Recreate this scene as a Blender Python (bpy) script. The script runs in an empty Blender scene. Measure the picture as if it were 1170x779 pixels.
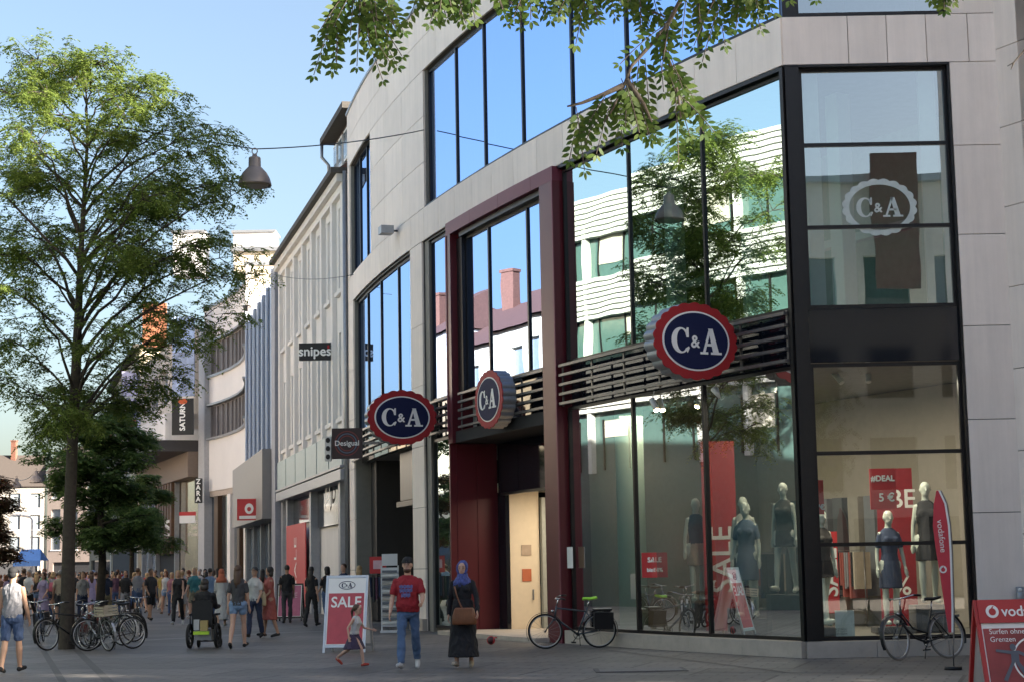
import bpy, bmesh, math, random
from mathutils import Vector, Matrix
from mathutils.bvhtree import BVHTree
random.seed(7)
R_ = math.radians
SC = bpy.context.scene
COL = SC.collection
# ------------------------------------------------------------------ camera model (used to place the camera and to read positions)
F_PX = 2000.0; CX, CY = 585.0, 389.5; H = 1.62
TH = math.atan((646.5-389.5)/F_PX); RHO = R_(1.1)
FW = Vector((0, math.cos(TH), math.sin(TH))); R0 = Vector((1,0,0)); U0 = Vector((0,-math.sin(TH), math.cos(TH)))
CR = math.cos(RHO)*R0 - math.sin(RHO)*U0
CU = math.sin(RHO)*R0 + math.cos(RHO)*U0
def ray(x,y): return FW + CR*((x-CX)/F_PX) - CU*((y-CY)/F_PX)
def ground(x,y,z=0.0):
    d=ray(x,y); t=(z-H)/d.z; return Vector((d.x*t,d.y*t,z))
def atY(x,y,Y):
    d=ray(x,y); t=Y/d.y; return Vector((d.x*t,Y,H+d.z*t))
def gY(x,Y):       # ground point seen at pixel column x (near the horizon) at distance Y
    p=atY(x,700,Y); return Vector((p.x,Y,0))
# ------------------------------------------------------------------ materials
MATS={}
def nt(name):
    m=bpy.data.materials.new(name); m.use_nodes=True
    n=m.node_tree; b=n.nodes['Principled BSDF']; return m,n,b
def mat(name,col,rough=.6,metal=0.,var=.12,scale=6.,bump=0.,bscale=60.,spec=.5,island=0.,streak=0.):
    if name in MATS: return MATS[name]
    m,n,b=nt(name)
    tc=n.nodes.new('ShaderNodeTexCoord')
    no=n.nodes.new('ShaderNodeTexNoise'); no.inputs['Scale'].default_value=scale; no.inputs['Detail'].default_value=5; no.inputs['Roughness'].default_value=.65
    n.links.new(tc.outputs['Object'],no.inputs['Vector'])
    mr=n.nodes.new('ShaderNodeMapRange'); mr.inputs[1].default_value=.25; mr.inputs[2].default_value=.75
    mr.inputs[3].default_value=1-var; mr.inputs[4].default_value=1+var
    n.links.new(no.outputs['Fac'],mr.inputs[0])
    val=mr.outputs[0]
    if island:
        g=n.nodes.new('ShaderNodeNewGeometry'); m2=n.nodes.new('ShaderNodeMapRange')
        m2.inputs[3].default_value=1-island; m2.inputs[4].default_value=1+island
        n.links.new(g.outputs['Random Per Island'],m2.inputs[0])
        mu=n.nodes.new('ShaderNodeMath'); mu.operation='MULTIPLY'
        n.links.new(val,mu.inputs[0]); n.links.new(m2.outputs[0],mu.inputs[1]); val=mu.outputs[0]
    if streak:
        mp=n.nodes.new('ShaderNodeMapping'); mp.inputs['Scale'].default_value=(2.6,2.6,.16); n.links.new(tc.outputs['Object'],mp.inputs[0])
        ns=n.nodes.new('ShaderNodeTexNoise'); ns.inputs['Scale'].default_value=1.6; ns.inputs['Detail'].default_value=6; ns.inputs['Roughness'].default_value=.7; n.links.new(mp.outputs[0],ns.inputs['Vector'])
        m4=n.nodes.new('ShaderNodeMapRange'); m4.inputs[1].default_value=.3; m4.inputs[2].default_value=.7; m4.inputs[3].default_value=1-streak; m4.inputs[4].default_value=1+streak*.5
        n.links.new(ns.outputs[0],m4.inputs[0]); m5=n.nodes.new('ShaderNodeMath'); m5.operation='MULTIPLY'; n.links.new(val,m5.inputs[0]); n.links.new(m4.outputs[0],m5.inputs[1]); val=m5.outputs[0]
    hs=n.nodes.new('ShaderNodeHueSaturation'); hs.inputs['Color'].default_value=(*col,1)
    n.links.new(val,hs.inputs['Value']); n.links.new(hs.outputs[0],b.inputs['Base Color'])
    b.inputs['Roughness'].default_value=rough; b.inputs['Metallic'].default_value=metal
    b.inputs['Specular IOR Level'].default_value=spec
    if bump:
        n2=n.nodes.new('ShaderNodeTexNoise'); n2.inputs['Scale'].default_value=bscale; n2.inputs['Detail'].default_value=3
        n.links.new(tc.outputs['Object'],n2.inputs['Vector'])
        bp=n.nodes.new('ShaderNodeBump'); bp.inputs['Strength'].default_value=bump; bp.inputs['Distance'].default_value=.01
        n.links.new(n2.outputs['Fac'],bp.inputs['Height']); n.links.new(bp.outputs[0],b.inputs['Normal'])
    MATS[name]=m; return m
def glass(name,tint,refl,base=.3,wave=.0,rcol=(.95,.97,1)):
    if name in MATS: return MATS[name]
    m=bpy.data.materials.new(name); m.use_nodes=True; n=m.node_tree; n.nodes.clear()
    out=n.nodes.new('ShaderNodeOutputMaterial'); mix=n.nodes.new('ShaderNodeMixShader')
    tr=n.nodes.new('ShaderNodeBsdfTransparent'); tr.inputs[0].default_value=(*tint,1)
    gl=n.nodes.new('ShaderNodeBsdfGlossy'); gl.inputs['Roughness'].default_value=0.0; gl.inputs[0].default_value=(*rcol,1)
    fr=n.nodes.new('ShaderNodeFresnel'); fr.inputs[0].default_value=1.5
    mr=n.nodes.new('ShaderNodeMapRange'); mr.inputs[1].default_value=.04; mr.inputs[2].default_value=.6
    mr.inputs[3].default_value=refl; mr.inputs[4].default_value=min(1,refl+base)
    n.links.new(fr.outputs[0],mr.inputs[0]); n.links.new(mr.outputs[0],mix.inputs[0])
    n.links.new(tr.outputs[0],mix.inputs[1]); n.links.new(gl.outputs[0],mix.inputs[2]); n.links.new(mix.outputs[0],out.inputs[0])
    if wave:
        tc=n.nodes.new('ShaderNodeTexCoord'); no=n.nodes.new('ShaderNodeTexNoise'); no.inputs['Scale'].default_value=.7; no.inputs['Detail'].default_value=1
        n.links.new(tc.outputs['Object'],no.inputs['Vector'])
        bp=n.nodes.new('ShaderNodeBump'); bp.inputs['Strength'].default_value=wave; bp.inputs['Distance'].default_value=.02
        n.links.new(no.outputs['Fac'],bp.inputs['Height']); n.links.new(bp.outputs[0],gl.inputs['Normal'])
    MATS[name]=m; return m
def emit(name,col,s):
    if name in MATS: return MATS[name]
    m,n,b=nt(name); b.inputs['Base Color'].default_value=(*col,1); b.inputs['Emission Color'].default_value=(*col,1); b.inputs['Emission Strength'].default_value=s
    MATS[name]=m; return m
# ------------------------------------------------------------------ mesh builder
class MB:
    def __init__(s): s.v=[]; s.f=[]; s.m=[]; s.cur=0; s.smooth=[]
    def face(s,pts,mi=None,sm=False):
        b=len(s.v); s.v+= [tuple(p) for p in pts]; s.f.append(tuple(range(b,b+len(pts)))); s.m.append(s.cur if mi is None else mi); s.smooth.append(sm)
    def hexa(s,p,mi=None):   # 8 corners: 0-3 bottom loop, 4-7 top loop
        b=len(s.v); s.v+=[tuple(q) for q in p]
        for q in ((0,3,2,1),(4,5,6,7),(0,1,5,4),(1,2,6,5),(2,3,7,6),(3,0,4,7)):
            s.f.append(tuple(b+i for i in q)); s.m.append(s.cur if mi is None else mi); s.smooth.append(False)
    def box(s,x0,x1,y0,y1,z0,z1,M=None,mi=None):
        p=[(x0,y0,z0),(x1,y0,z0),(x1,y1,z0),(x0,y1,z0),(x0,y0,z1),(x1,y0,z1),(x1,y1,z1),(x0,y1,z1)]
        if M is not None: p=[M@Vector(q) for q in p]
        s.hexa(p,mi)
    def rings(s,rs,cap=True,closed=False,sm=True,mi=None):
        b=len(s.v); n=len(rs[0])
        for r in rs: s.v+=[tuple(q) for q in r]
        k=len(rs)
        for i in range(k if closed else k-1):
            j=(i+1)%k
            for a in range(n):
                c=(a+1)%n
                s.f.append((b+i*n+a,b+i*n+c,b+j*n+c,b+j*n+a)); s.m.append(s.cur if mi is None else mi); s.smooth.append(sm)
        if cap and not closed:
            s.f.append(tuple(b+a for a in reversed(range(n)))); s.m.append(s.cur if mi is None else mi); s.smooth.append(False)
            s.f.append(tuple(b+(k-1)*n+a for a in range(n))); s.m.append(s.cur if mi is None else mi); s.smooth.append(False)
    def tube(s,pts,r,n=8,mi=None,cap=True,closed=False):
        pts=[Vector(p) for p in pts]; rs=[]; up=None
        for i,p in enumerate(pts):
            if closed: d=pts[(i+1)%len(pts)]-pts[i-1]
            else: d=pts[min(i+1,len(pts)-1)]-pts[max(i-1,0)]
            if d.length<1e-9: d=Vector((0,0,1))
            d.normalize()
            if up is None:
                up=Vector((0,0,1)) if abs(d.z)<.9 else Vector((1,0,0))
            a=d.cross(up).normalized(); c=a.cross(d).normalized(); up=c
            rr=r[i] if isinstance(r,(list,tuple)) else r
            rs.append([p+a*math.cos(t*2*math.pi/n)*rr+c*math.sin(t*2*math.pi/n)*rr for t in range(n)])
        s.rings(rs,cap,closed,True,mi)
    def ball(s,c,rx,ry=None,rz=None,n=12,M=None,mi=None):
        ry=ry or rx; rz=rz or rx; rs=[]
        k=max(4,n//2)
        for i in range(1,k):
            ph=math.pi*i/k
            r=[Vector((rx*math.sin(ph)*math.cos(2*math.pi*a/n),ry*math.sin(ph)*math.sin(2*math.pi*a/n),-rz*math.cos(ph))) for a in range(n)]
            if M is not None: r=[M@q for q in r]
            rs.append([q+Vector(c) for q in r])
        s.rings(rs,True,False,True,mi)
    def prism(s,pts,M,d,mi=None,sm=False):  # 2D outline extruded from z=0 to z=d in frame M
        b=len(s.v); n=len(pts)
        s.v+=[tuple(M@Vector((x,y,0))) for x,y in pts]+[tuple(M@Vector((x,y,d))) for x,y in pts]
        mi=s.cur if mi is None else mi
        s.f.append(tuple(b+i for i in reversed(range(n)))); s.m.append(mi); s.smooth.append(False)
        s.f.append(tuple(b+n+i for i in range(n))); s.m.append(mi); s.smooth.append(False)
        for i in range(n):
            j=(i+1)%n; s.f.append((b+i,b+j,b+n+j,b+n+i)); s.m.append(mi); s.smooth.append(sm)
    def build(s,name,mats,parent=None,origin=None):
        me=bpy.data.meshes.new(name)
        o=bpy.data.objects.new(name,me); COL.objects.link(o)
        v=s.v
        if origin is not None:
            ox,oy,oz=origin; v=[(a-ox,b-oy,c-oz) for a,b,c in v]; o.location=origin
        me.from_pydata(v,[],s.f)
        for m in (mats if isinstance(mats,(list,tuple)) else [mats]): me.materials.append(m)
        me.polygons.foreach_set('material_index',s.m); me.polygons.foreach_set('use_smooth',s.smooth)
        me.update()
        if parent: o.parent=parent
        return o
def tag(o,label,cat,group=None,kind=None):
    if label: o['label']=label
    if cat: o['category']=cat
    if group: o['group']=group
    if kind: o['kind']=kind
    return o
def struct(o,label=None):
    o['kind']='structure'
    if label: o['label']=label
    return o
def thing(name,label,cat,loc=(0,0,0),rz=0,group=None):
    o=bpy.data.objects.new(name,None); COL.objects.link(o); o.location=loc; o.rotation_euler=(0,0,rz)
    o.empty_display_size=.3
    return tag(o,label,cat,group)
def copy_tree(o,parent=None):
    c=o.copy(); COL.objects.link(c)
    if parent: c.parent=parent
    for ch in o.children: copy_tree(ch,c)
    return c
def frame(o,r,u):   # 4x4 with x=right, y=up, z=normal
    r=Vector(r).normalized(); u=Vector(u).normalized(); n=r.cross(u)
    M=Matrix((( r.x,u.x,n.x,o[0]),(r.y,u.y,n.y,o[1]),(r.z,u.z,n.z,o[2]),(0,0,0,1))); return M
# lettering ----------------------------------------------------------
def txt_faces(body,size):
    cu=bpy.data.curves.new('t','FONT'); cu.body=body; cu.size=size; cu.align_x='CENTER'; cu.align_y='CENTER'; cu.resolution_u=3
    o=bpy.data.objects.new('t',cu); COL.objects.link(o)
    dg=bpy.context.evaluated_depsgraph_get(); me=bpy.data.meshes.new_from_object(o.evaluated_get(dg))
    v=[tuple(q.co) for q in me.vertices]; f=[tuple(p.vertices) for p in me.polygons]
    bpy.data.objects.remove(o); bpy.data.curves.remove(cu); bpy.data.meshes.remove(me)
    return v,f
def text_into(mb,body,size,M,sx=1.,mi=None,bold=0.):
    v,f=txt_faces(body,size)
    if not v: return
    for dx,dy in ([(0,0)] if not bold else [(-bold,0),(bold,0),(0,bold),(0,-bold)]):
        b=len(mb.v); k=.0006*dx/(abs(bold) or 1)+.0003*dy/(abs(bold) or 1)
        mb.v+=[tuple(M@Vector((x*sx+dx,y+dy,.004+k))) for x,y,z in v]
        for q in f: mb.f.append(tuple(b+i for i in q)); mb.m.append(mb.cur if mi is None else mi); mb.smooth.append(False)
def serif_ca(mb,w,M,mi=None,d=.01):
    """C & A in bold slab serif, overall width w, centred"""
    k=w/2.3
    def P(pts): mb.prism([(x*k,y*k) for x,y in pts],M,d,mi)
    # C
    cx,cy=-.74,0; out=[];inn=[]
    for i in range(25):
        a=R_(42+i*(276/24.)); out.append((cx+.43*math.cos(a),cy+.5*math.sin(a)))
        inn.append((cx+.05+.24*math.cos(a),cy+.43*math.sin(a)))
    P(out+inn[::-1])
    P([(cx+.27,.12),(cx+.37,.12),(cx+.37,.5),(cx+.30,.5),(cx+.22,.32)])
    P([(cx+.22,-.30),(cx+.30,-.47),(cx+.40,-.28),(cx+.36,-.22)])
    # A
    ax=.66
    P([(ax-.38,-.42),(ax-.27,-.42),(ax+.04,.5),(ax-.06,.5)])
    P([(ax+.10,-.42),(ax+.37,-.42),(ax+.10,.5),(ax-.10,.5)])
    P([(ax-.22,-.18),(ax+.2,-.18),(ax+.2,-.08),(ax-.18,-.08)])
    P([(ax-.50,-.5),(ax-.14,-.5),(ax-.14,-.41),(ax-.50,-.41)])
    P([(ax-.0,-.5),(ax+.50,-.5),(ax+.50,-.41),(ax-.0,-.41)])
    mb.cur=mb.cur if mi is None else mi
    text_into(mb,'&',.66*k,M@Matrix.Translation((-.08*k,-.05*k,d-.002)),1.0,mi,bold=.018*k)
# ------------------------------------------------------------------ facade polyline
class Fac:
    def __init__(s,P,side=1):
        s.P=[Vector((p[0],p[1])) for p in P]; s.c=[0]
        for a,b in zip(s.P,s.P[1:]): s.c.append(s.c[-1]+(b-a).length)
        s.L=s.c[-1]; s.side=side
    def seg(s,u):
        for i in range(len(s.P)-1):
            if u<=s.c[i+1] or i==len(s.P)-2: return i
    def tan(s,u):
        i=s.seg(u); t=(s.P[i+1]-s.P[i]).normalized(); return t
    def nrm(s,u):
        t=s.tan(u); return Vector((-t.y,t.x))*s.side     # towards the street (left of travel)
    def pt(s,u,z,off=0.):
        i=s.seg(u); t=(s.P[i+1]-s.P[i]).normalized(); p=s.P[i]+t*(u-s.c[i])
        # smoothed normal
        n=s.snrm(u); return Vector((p.x+n.x*off,p.y+n.y*off,z))
    def snrm(s,u):
        i=s.seg(u); k=(u-s.c[i])/(s.c[i+1]-s.c[i])
        def vn(j):
            t=Vector((0,0))
            if j>0: t+=(s.P[j]-s.P[j-1]).normalized()
            if j<len(s.P)-1: t+=(s.P[j+1]-s.P[j]).normalized()
            return t
        k=min(1,max(0,k)); t=(vn(i)*(1-k)+vn(i+1)*k).normalized()
        return Vector((-t.y,t.x))*s.side
    def uz(s,x,y,off=0.):
        d=ray(x,y); Q=[s.pt(c,0,off) for c in s.c]
        best=None
        for i in range(len(Q)-1):
            a,b=Q[i],Q[i+1]; ax=d.x*a.y-d.y*a.x; bx=d.x*b.y-d.y*b.x
            if ax*bx<=0 or (i==len(Q)-2 and best is None) :
                k=ax/(ax-bx); q=a+(b-a)*k
                best=(s.c[i]+k*(s.c[i+1]-s.c[i]),H+d.z*q.y/d.y)
                if ax*bx<=0: break
        return best
    def u(s,x,y=600): return s.uz(x,y)[0]
    def box(s,mb,u0,u1,z0,z1,d0,d1,mi=None,step=1.3):
        """slab between offsets d0 (inner) and d1 (outer)"""
        n=max(1,int(math.ceil((u1-u0)/step-1e-6))) if len(s.P)>2 else 1
        us=[u0+(u1-u0)*i/n for i in range(n+1)]
        rs=[[s.pt(u,z0,d0),s.pt(u,z0,d1),s.pt(u,z1,d1),s.pt(u,z1,d0)] for u in us]
        mb.rings(rs,True,False,False,mi)
    def panels(s,mb,u0,u1,z0,z1,us=None,zs=None,d0=-.03,d1=.02,gap=.012,mi=None):
        us=[u0]+[q for q in (us or []) if u0+.15<q<u1-.15]+[u1]; zs=[z0]+[q for q in (zs or []) if z0+.15<q<z1-.15]+[z1]
        g=gap/2
        for a,b in zip(us,us[1:]):
            for c,d in zip(zs,zs[1:]):
                s.box(mb,a+g,b-g,c+g,d-g,d0,d1,mi)
# ------------------------------------------------------------------ common materials
M={}
def setup_mats():
    M['stone']=mat('pale_limestone',(.86,.755,.68),.65,var=.05,scale=1.5,bump=.15,bscale=40,island=.06,streak=.09)
    M['joint']=mat('dark_joint',(.10,.09,.085),.9)
    M['frame']=mat('dark_bronze_metal',(.022,.021,.022),.35,.6,var=.1)
    M['black']=mat('black_metal',(.012,.012,.014),.4,.3)
    M['red']=mat('dark_red_panel',(.095,.010,.017),.38,.1,var=.08,scale=2)
    M['redlight']=mat('dark_red_beam',(.15,.028,.05),.5,.1,var=.08,scale=2)
    M['rail']=mat('grey_metal_rail',(.17,.16,.155),.4,.6)
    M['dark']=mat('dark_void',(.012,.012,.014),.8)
    M['plinth']=mat('plinth_concrete',(.44,.385,.33),.75,var=.15,scale=3,bump=.3)
    M['white']=mat('white_paint',(.74,.74,.75),.6,var=.05)
    M['plaster']=mat('white_plaster',(.76,.73,.70),.8,var=.05,scale=.8,streak=.08)
    M['cream']=mat('cream_plaster',(.70,.62,.48),.8,var=.06,scale=.8)
    M['inwall']=mat('shop_wall',(.30,.26,.215),.8,var=.06)
    M['infloor']=mat('shop_floor',(.25,.24,.22),.4)
    M['inceil']=mat('shop_ceiling',(.30,.30,.29),.8)
    M['g_up']=glass('mirror_window_glass',(.45,.55,.6),.60,.35,.09,(.44,.60,.93))
    M['g_mid']=glass('green_window_glass',(.45,.68,.60),.34,.35,.11,(.84,.97,.93))
    M['g_shop']=glass('shop_window_glass',(.74,.80,.77),.07,.6,.03)
    M['g_corner']=glass('corner_window_glass',(.5,.66,.62),.33,.4,.09,(.9,.97,1))
    M['spandrel']=mat('black_glass_panel',(.008,.010,.016),.05,0,var=0,spec=.45)
    M['metalgrey']=mat('grey_steel',(.30,.31,.33),.4,.5)
    M['signred']=mat('sign_red',(.36,.022,.026),.6,var=.06,spec=.3)
    M['signwhite']=mat('sign_white',(.88,.86,.83),.5,var=.03)
    M['navy']=mat('sign_navy',(.012,.016,.06),.65,var=.05,spec=.2)
    M['salered']=mat('sale_red',(.50,.03,.035),.5,var=.05)
    M['asphalt_roof']=mat('roof_tiles_dark',(.06,.055,.05),.8,var=.3,scale=8)
    M['redroof']=mat('red_roof_tiles',(.13,.06,.045),.8,var=.25,scale=8)
    M['wood']=mat('brown_wood',(.12,.06,.03),.6,var=.3,scale=5)
    M['bark']=mat('tree_bark',(.045,.036,.028),.9,var=.35,scale=12,bump=.8,bscale=30)
setup_mats()
# ================================================================== DEPARTMENT STORE
C0=(4.83,29.75)
def arc_pts():
    P=[C0]; x,y=C0; s=0; st=.1; n=0
    while s<29.35:
        a=R_(29.5-.62*s-.62*st/2); x-=math.sin(a)*st; y+=math.cos(a)*st; s+=st; n+=1
        if n%10==0: P.append((x,y))
    P.append((x,y)); return P
LF=Fac(arc_pts())                       # long curved front, u from the corner into the street
XE=8.56                                  # right end of the corner face
CF=Fac([(XE,29.75),C0])                  # corner face, u runs from right to left (normal faces the camera)
def cu(x): return XE-x                   # world x -> u on the corner face
WD=Vector((.455,-.89)).normalized()
WF=Fac([(XE+WD.x*10.2,29.75+WD.y*10.2),(XE,29.75)])   # wing wall turning towards the camera, unseen part lengthened to steer the sun streak
ZC,ZS,ZT,ZP=10.2,11.07,14.8,16.65
L0,L1=4.97,5.88
ZG=.28
store=thing('department_store','beige stone and glass store with curved front and dark red entrance frame','building',(LF.pt(12,0).x,LF.pt(12,0).y,0))
SO=tuple(store.location)
def part(mb,name,m,parent=store,o=SO):
    ob=mb.build(name,m,None,None); 
    # put the part in its thing's space
    ob.parent=parent
    q=parent; off=Vector((0,0,0))
    while q is not None: off+=Vector(q.location); q=q.parent
    me=ob.data
    me.transform(Matrix.Translation(-off)); me.update()
    return ob
UE=LF.L
sb=MB(); jb=MB()
# stone bands, every slab an island of its own
def gridu(a,b,st): 
    n=max(1,round((b-a)/st)); return [a+(b-a)*i/n for i in range(1,n)]
bays=[0,2.7,5.41,8.35]
LF.panels(sb,0,UE,ZC,ZS,us=gridu(0,UE,1.33),gap=.014)
LF.panels(sb,0,UE,ZT,ZP,us=gridu(0,UE,2.66),zs=[15.7],gap=.014)
LF.panels(sb,17.3,24.15,ZS,ZT,us=[19.6,21.9],zs=[12.3,13.55],gap=.014)
LF.panels(sb,28.75,UE,ZS,ZT,zs=[12.3,13.55],gap=.014)
LF.panels(sb,17.62,18.85,0,ZC,zs=[1.6,3.2,4.8,6.4,8.0],gap=.014)
LF.panels(sb,27.95,UE,0,ZC,zs=[1.6,3.2,4.8,6.4,8.0],gap=.014)
for a,b,c,d in ((0,UE,ZC+.01,ZS-.01),(0,UE,ZT+.01,ZP-.02),(17.31,24.14,ZS-.01,ZT+.01),(28.76,UE-.01,ZS-.01,ZT+.01),(17.63,18.84,.01,ZC),(27.96,UE-.01,.01,ZC)):
    LF.box(jb,a,b,c,d,-.35,-.031)
# jambs of stone inside the reveals
zj=[.8,2.37,3.95,5.55,7.14,8.71,10.28]
CF.panels(sb,0,cu(7.73),0,ZC,zs=zj[:-1],gap=.014)
CF.panels(sb,0,CF.L,ZC,ZS,us=[cu(8.08),cu(7.35),cu(6.66),cu(5.98)],gap=.014)
CF.panels(sb,0,cu(7.73),ZS,ZT,zs=[12.6,13.7],gap=.014)
CF.panels(sb,0,CF.L,ZT,ZP,us=[cu(7.35),cu(5.98)],zs=[15.7],gap=.014)
CF.box(jb,.02,cu(7.74),.01,ZP-.02,-.35,-.031); CF.box(jb,.02,CF.L-.2,ZC+.01,ZS-.01,-.35,-.031); CF.box(jb,.02,CF.L-.2,ZT+.01,ZP-.02,-.35,-.031)
WF.panels(sb,0,WF.L,0,ZP,us=[WF.L-.55-1.1*i for i in range(9)],zs=[.8,2.0,3.4,4.8,6.2,7.6,9.0,10.4,11.8,13.2,14.8],gap=.014)
WF.box(jb,.01,WF.L-.02,.01,ZP-.02,-6,-.031)
part(jb,'wall_core',M['joint']); part(sb,'stone_cladding',M['stone'])
# parapet cap
pb=MB(); LF.box(pb,0,UE+.05,ZP,ZP+.09,-.5,.06); CF.box(pb,0,CF.L,ZP,ZP+.09,-.5,.06); WF.box(pb,0,WF.L,ZP,ZP+.09,-.6,.06)
part(pb,'parapet_cap',M['metalgrey'])
# floor slabs, roof and the closed back
def foot(o_in,depth):
    pts=[LF.pt(u,0,-o_in) for u in LF.c]
    e=LF.pt(UE,0,-depth)
    return [(5.0,29.75+o_in)]+[(p.x,p.y) for p in pts[1:]]+[(e.x,e.y),(16,46),(15,29.75+o_in)]
I4=Matrix.Identity(4)
fb=MB()
fb.prism(foot(.36,12),Matrix.Translation((0,0,ZP-.35)),.2)
fb.prism(foot(.42,12),Matrix.Translation((0,0,ZC+.05)),.9)
fb.prism(foot(.42,12),Matrix.Translation((0,0,L0+.0)),.8)
part(fb,'floor_slabs',M['inceil'])
bb=MB(); LF.box(bb,0,UE,0.02,ZP-.36,-9.3,-9.0); 
p=LF.pt(UE,0,-.36); q=LF.pt(UE,0,-9)
e0=LF.pt(UE-.02,0,-.35); e1=LF.pt(UE-.02,0,-12); ax=(e1-e0).normalized(); ay=Vector((-ax.y,ax.x,0))
bb.hexa([(e0.x,e0.y,0),(e1.x,e1.y,0),(e1.x-ay.x*.2,e1.y-ay.y*.2,0),(e0.x-ay.x*.2,e0.y-ay.y*.2,0),(e0.x,e0.y,ZP),(e1.x,e1.y,ZP),(e1.x-ay.x*.2,e1.y-ay.y*.2,ZP),(e0.x-ay.x*.2,e0.y-ay.y*.2,ZP)])
part(bb,'inner_wall',M['inwall'])
# ---------------- windows: each glazed opening is a frame with its panes
def window(name,fac,u0,u1,z0,z1,mull,trans,gmat,rec=.15,fw=.06,pname='pane',sub=True,fmat='frame',parent=store,sill=True):
    f=MB()
    us=[u0]+list(mull)+[u1]; zs=[z0]+list(trans)+[z1]
    d0,d1=-rec-.10,-rec-.01
    for i,u in enumerate(us):
        a,b=(u,u+fw) if i==0 else ((u-fw,u) if i==len(us)-1 else (u-fw/2,u+fw/2))
        fac.box(f,a,b,z0,z1,d0,d1)
    for i,z in enumerate(zs):
        a,b=(z,z+fw) if i==0 else ((z-fw,z) if i==len(zs)-1 else (z-fw/2,z+fw/2))
        for j in range(len(us)-1):
            l=us[j]+(fw if j==0 else fw/2); r=us[j+1]-(fw if j==len(us)-2 else fw/2)
            fac.box(f,l,r,a,b,d0+.004,d1-.004,step=9)
    fo=part(f,name,M[fmat],parent)
    for j in range(len(us)-1):
        for i in range(len(zs)-1):
            g=MB(); l=us[j]+fw/2; r=us[j+1]-fw/2
            a,b=fac.pt(l,0,-rec-.05),fac.pt(r,0,-rec-.05); za,zb=zs[i]+fw/2,zs[i+1]-fw/2
            g.face([(a.x,a.y,za),(b.x,b.y,za),(b.x,b.y,zb),(a.x,a.y,zb)])
            k=part(g,pname,gmat,fo)
    return fo
window('window',LF,.12,17.25,ZS+.05,ZT-.03,[2.7,5.38,7.8,10.4,12.78,14.86],[],M['g_up'],.10,.07)
window('window',LF,24.2,28.7,ZS+.03,ZT+.0,[25.7,27.2],[],M['g_up'],.12,.07)
window('window',LF,.10,8.3,L1+.02,ZC-.1,[2.7,5.41],[],M['g_mid'],.08,.055)
window('window',LF,9.1,14.42,L1+.02,ZC-.45,[10.38,12.78],[],M['g_up'],.14,.07)
window('window',LF,15.15,17.2,L1+.02,ZC-.06,[],[],M['g_up'],.10,.07)
window('window',LF,15.15,17.2,.1,L0-.05,[],[],M['g_mid'],.10,.07)
window('window',LF,18.95,27.9,L1+.02,ZC-.06,[20.9,23.4,25.75],[],M['g_up'],.12,.07)
window('window',CF,cu(7.70),cu(5.10),ZS+.05,ZT-.03,[],[],M['g_corner'],.12,.06)
window('window',CF,cu(7.70),cu(5.10),L1+.03,ZC-.03,[],[7.34,8.80],M['g_corner'],.12,.065)
# shop windows
window('shop_window',LF,.10,8.3,ZG,L0-.02,[2.93,5.5],[],M['g_shop'],.08,.06)
window('shop_window',CF,cu(7.70),cu(5.10),ZG,L0,[],[1.88,3.43],M['g_shop'],.12,.065)
k=MB(); CF.box(k,cu(7.70),cu(5.10),L0+.01,L1+.02,-.2,-.1); part(k,'spandrel_panel',M['spandrel'])
k=MB()  # corner column of dark metal and reveals
CF.box(k,cu(5.09),CF.L-.02,ZG,ZC-.03,-.35,.03)
LF.box(k,.0,.09,ZG,ZC-.03,-.3,.03)
CF.box(k,cu(7.725),cu(7.69),ZG,ZC,-.3,.0)
CF.box(k,cu(7.72),CF.L,ZC-.04,ZC-.004,-.3,.03); 
part(k,'corner_column',M['frame'])
k=MB(); CF.box(k,cu(5.09),CF.L-.02,ZS,ZT,-.35,.0); part(k,'corner_column',M['frame'])
k=MB(); LF.box(k,.09,8.34,ZC-.075,ZC-.004,-.3,.01); LF.box(k,0.1,17.25,ZS,ZS+.035,-.3,.01)
LF.box(k,18.9,27.92,ZC-.05,ZC-.004,-.4,-.05); LF.box(k,15.12,17.25,ZC-.05,ZC-.004,-.4,-.05)
part(k,'window_head',M['frame'])
# stone jambs (reveals) of the pillars
k=MB(); LF.box(k,17.22,17.6,0,ZC-.01,-.5,-.06); LF.box(k,18.86,18.93,0,ZC-.06,-.5,-.03); LF.box(k,17.26,17.32,ZS+.01,ZT,-.4,-.03)
LF.box(k,24.13,24.19,ZS+.01,ZT,-.5,-.03); LF.box(k,28.71,28.77,ZS+.01,ZT,-.5,-.03); LF.box(k,27.9,27.96,0.01,ZC-.06,-.5,-.03)
part(k,'window_reveal',mat('grey_stone',(.22,.21,.19),.7,var=.08))
# plinth
k=MB(); LF.panels(k,0,8.3,0,ZG-.004,us=gridu(0,8.3,1.7),d0=-.3,d1=.10,gap=.006); part(k,'plinth',M['plinth'])
k=MB(); CF.panels(k,.02,CF.L,0,ZG-.004,us=[cu(7.2),cu(6.0)],d0=-.3,d1=.10,gap=.006)
part(k,'plinth',M['plinth'])
k=MB(); LF.panels(k,17.62,18.95,0,.32,d0=-.01,d1=.12)
part(k,'plinth',M['plinth'])
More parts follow.
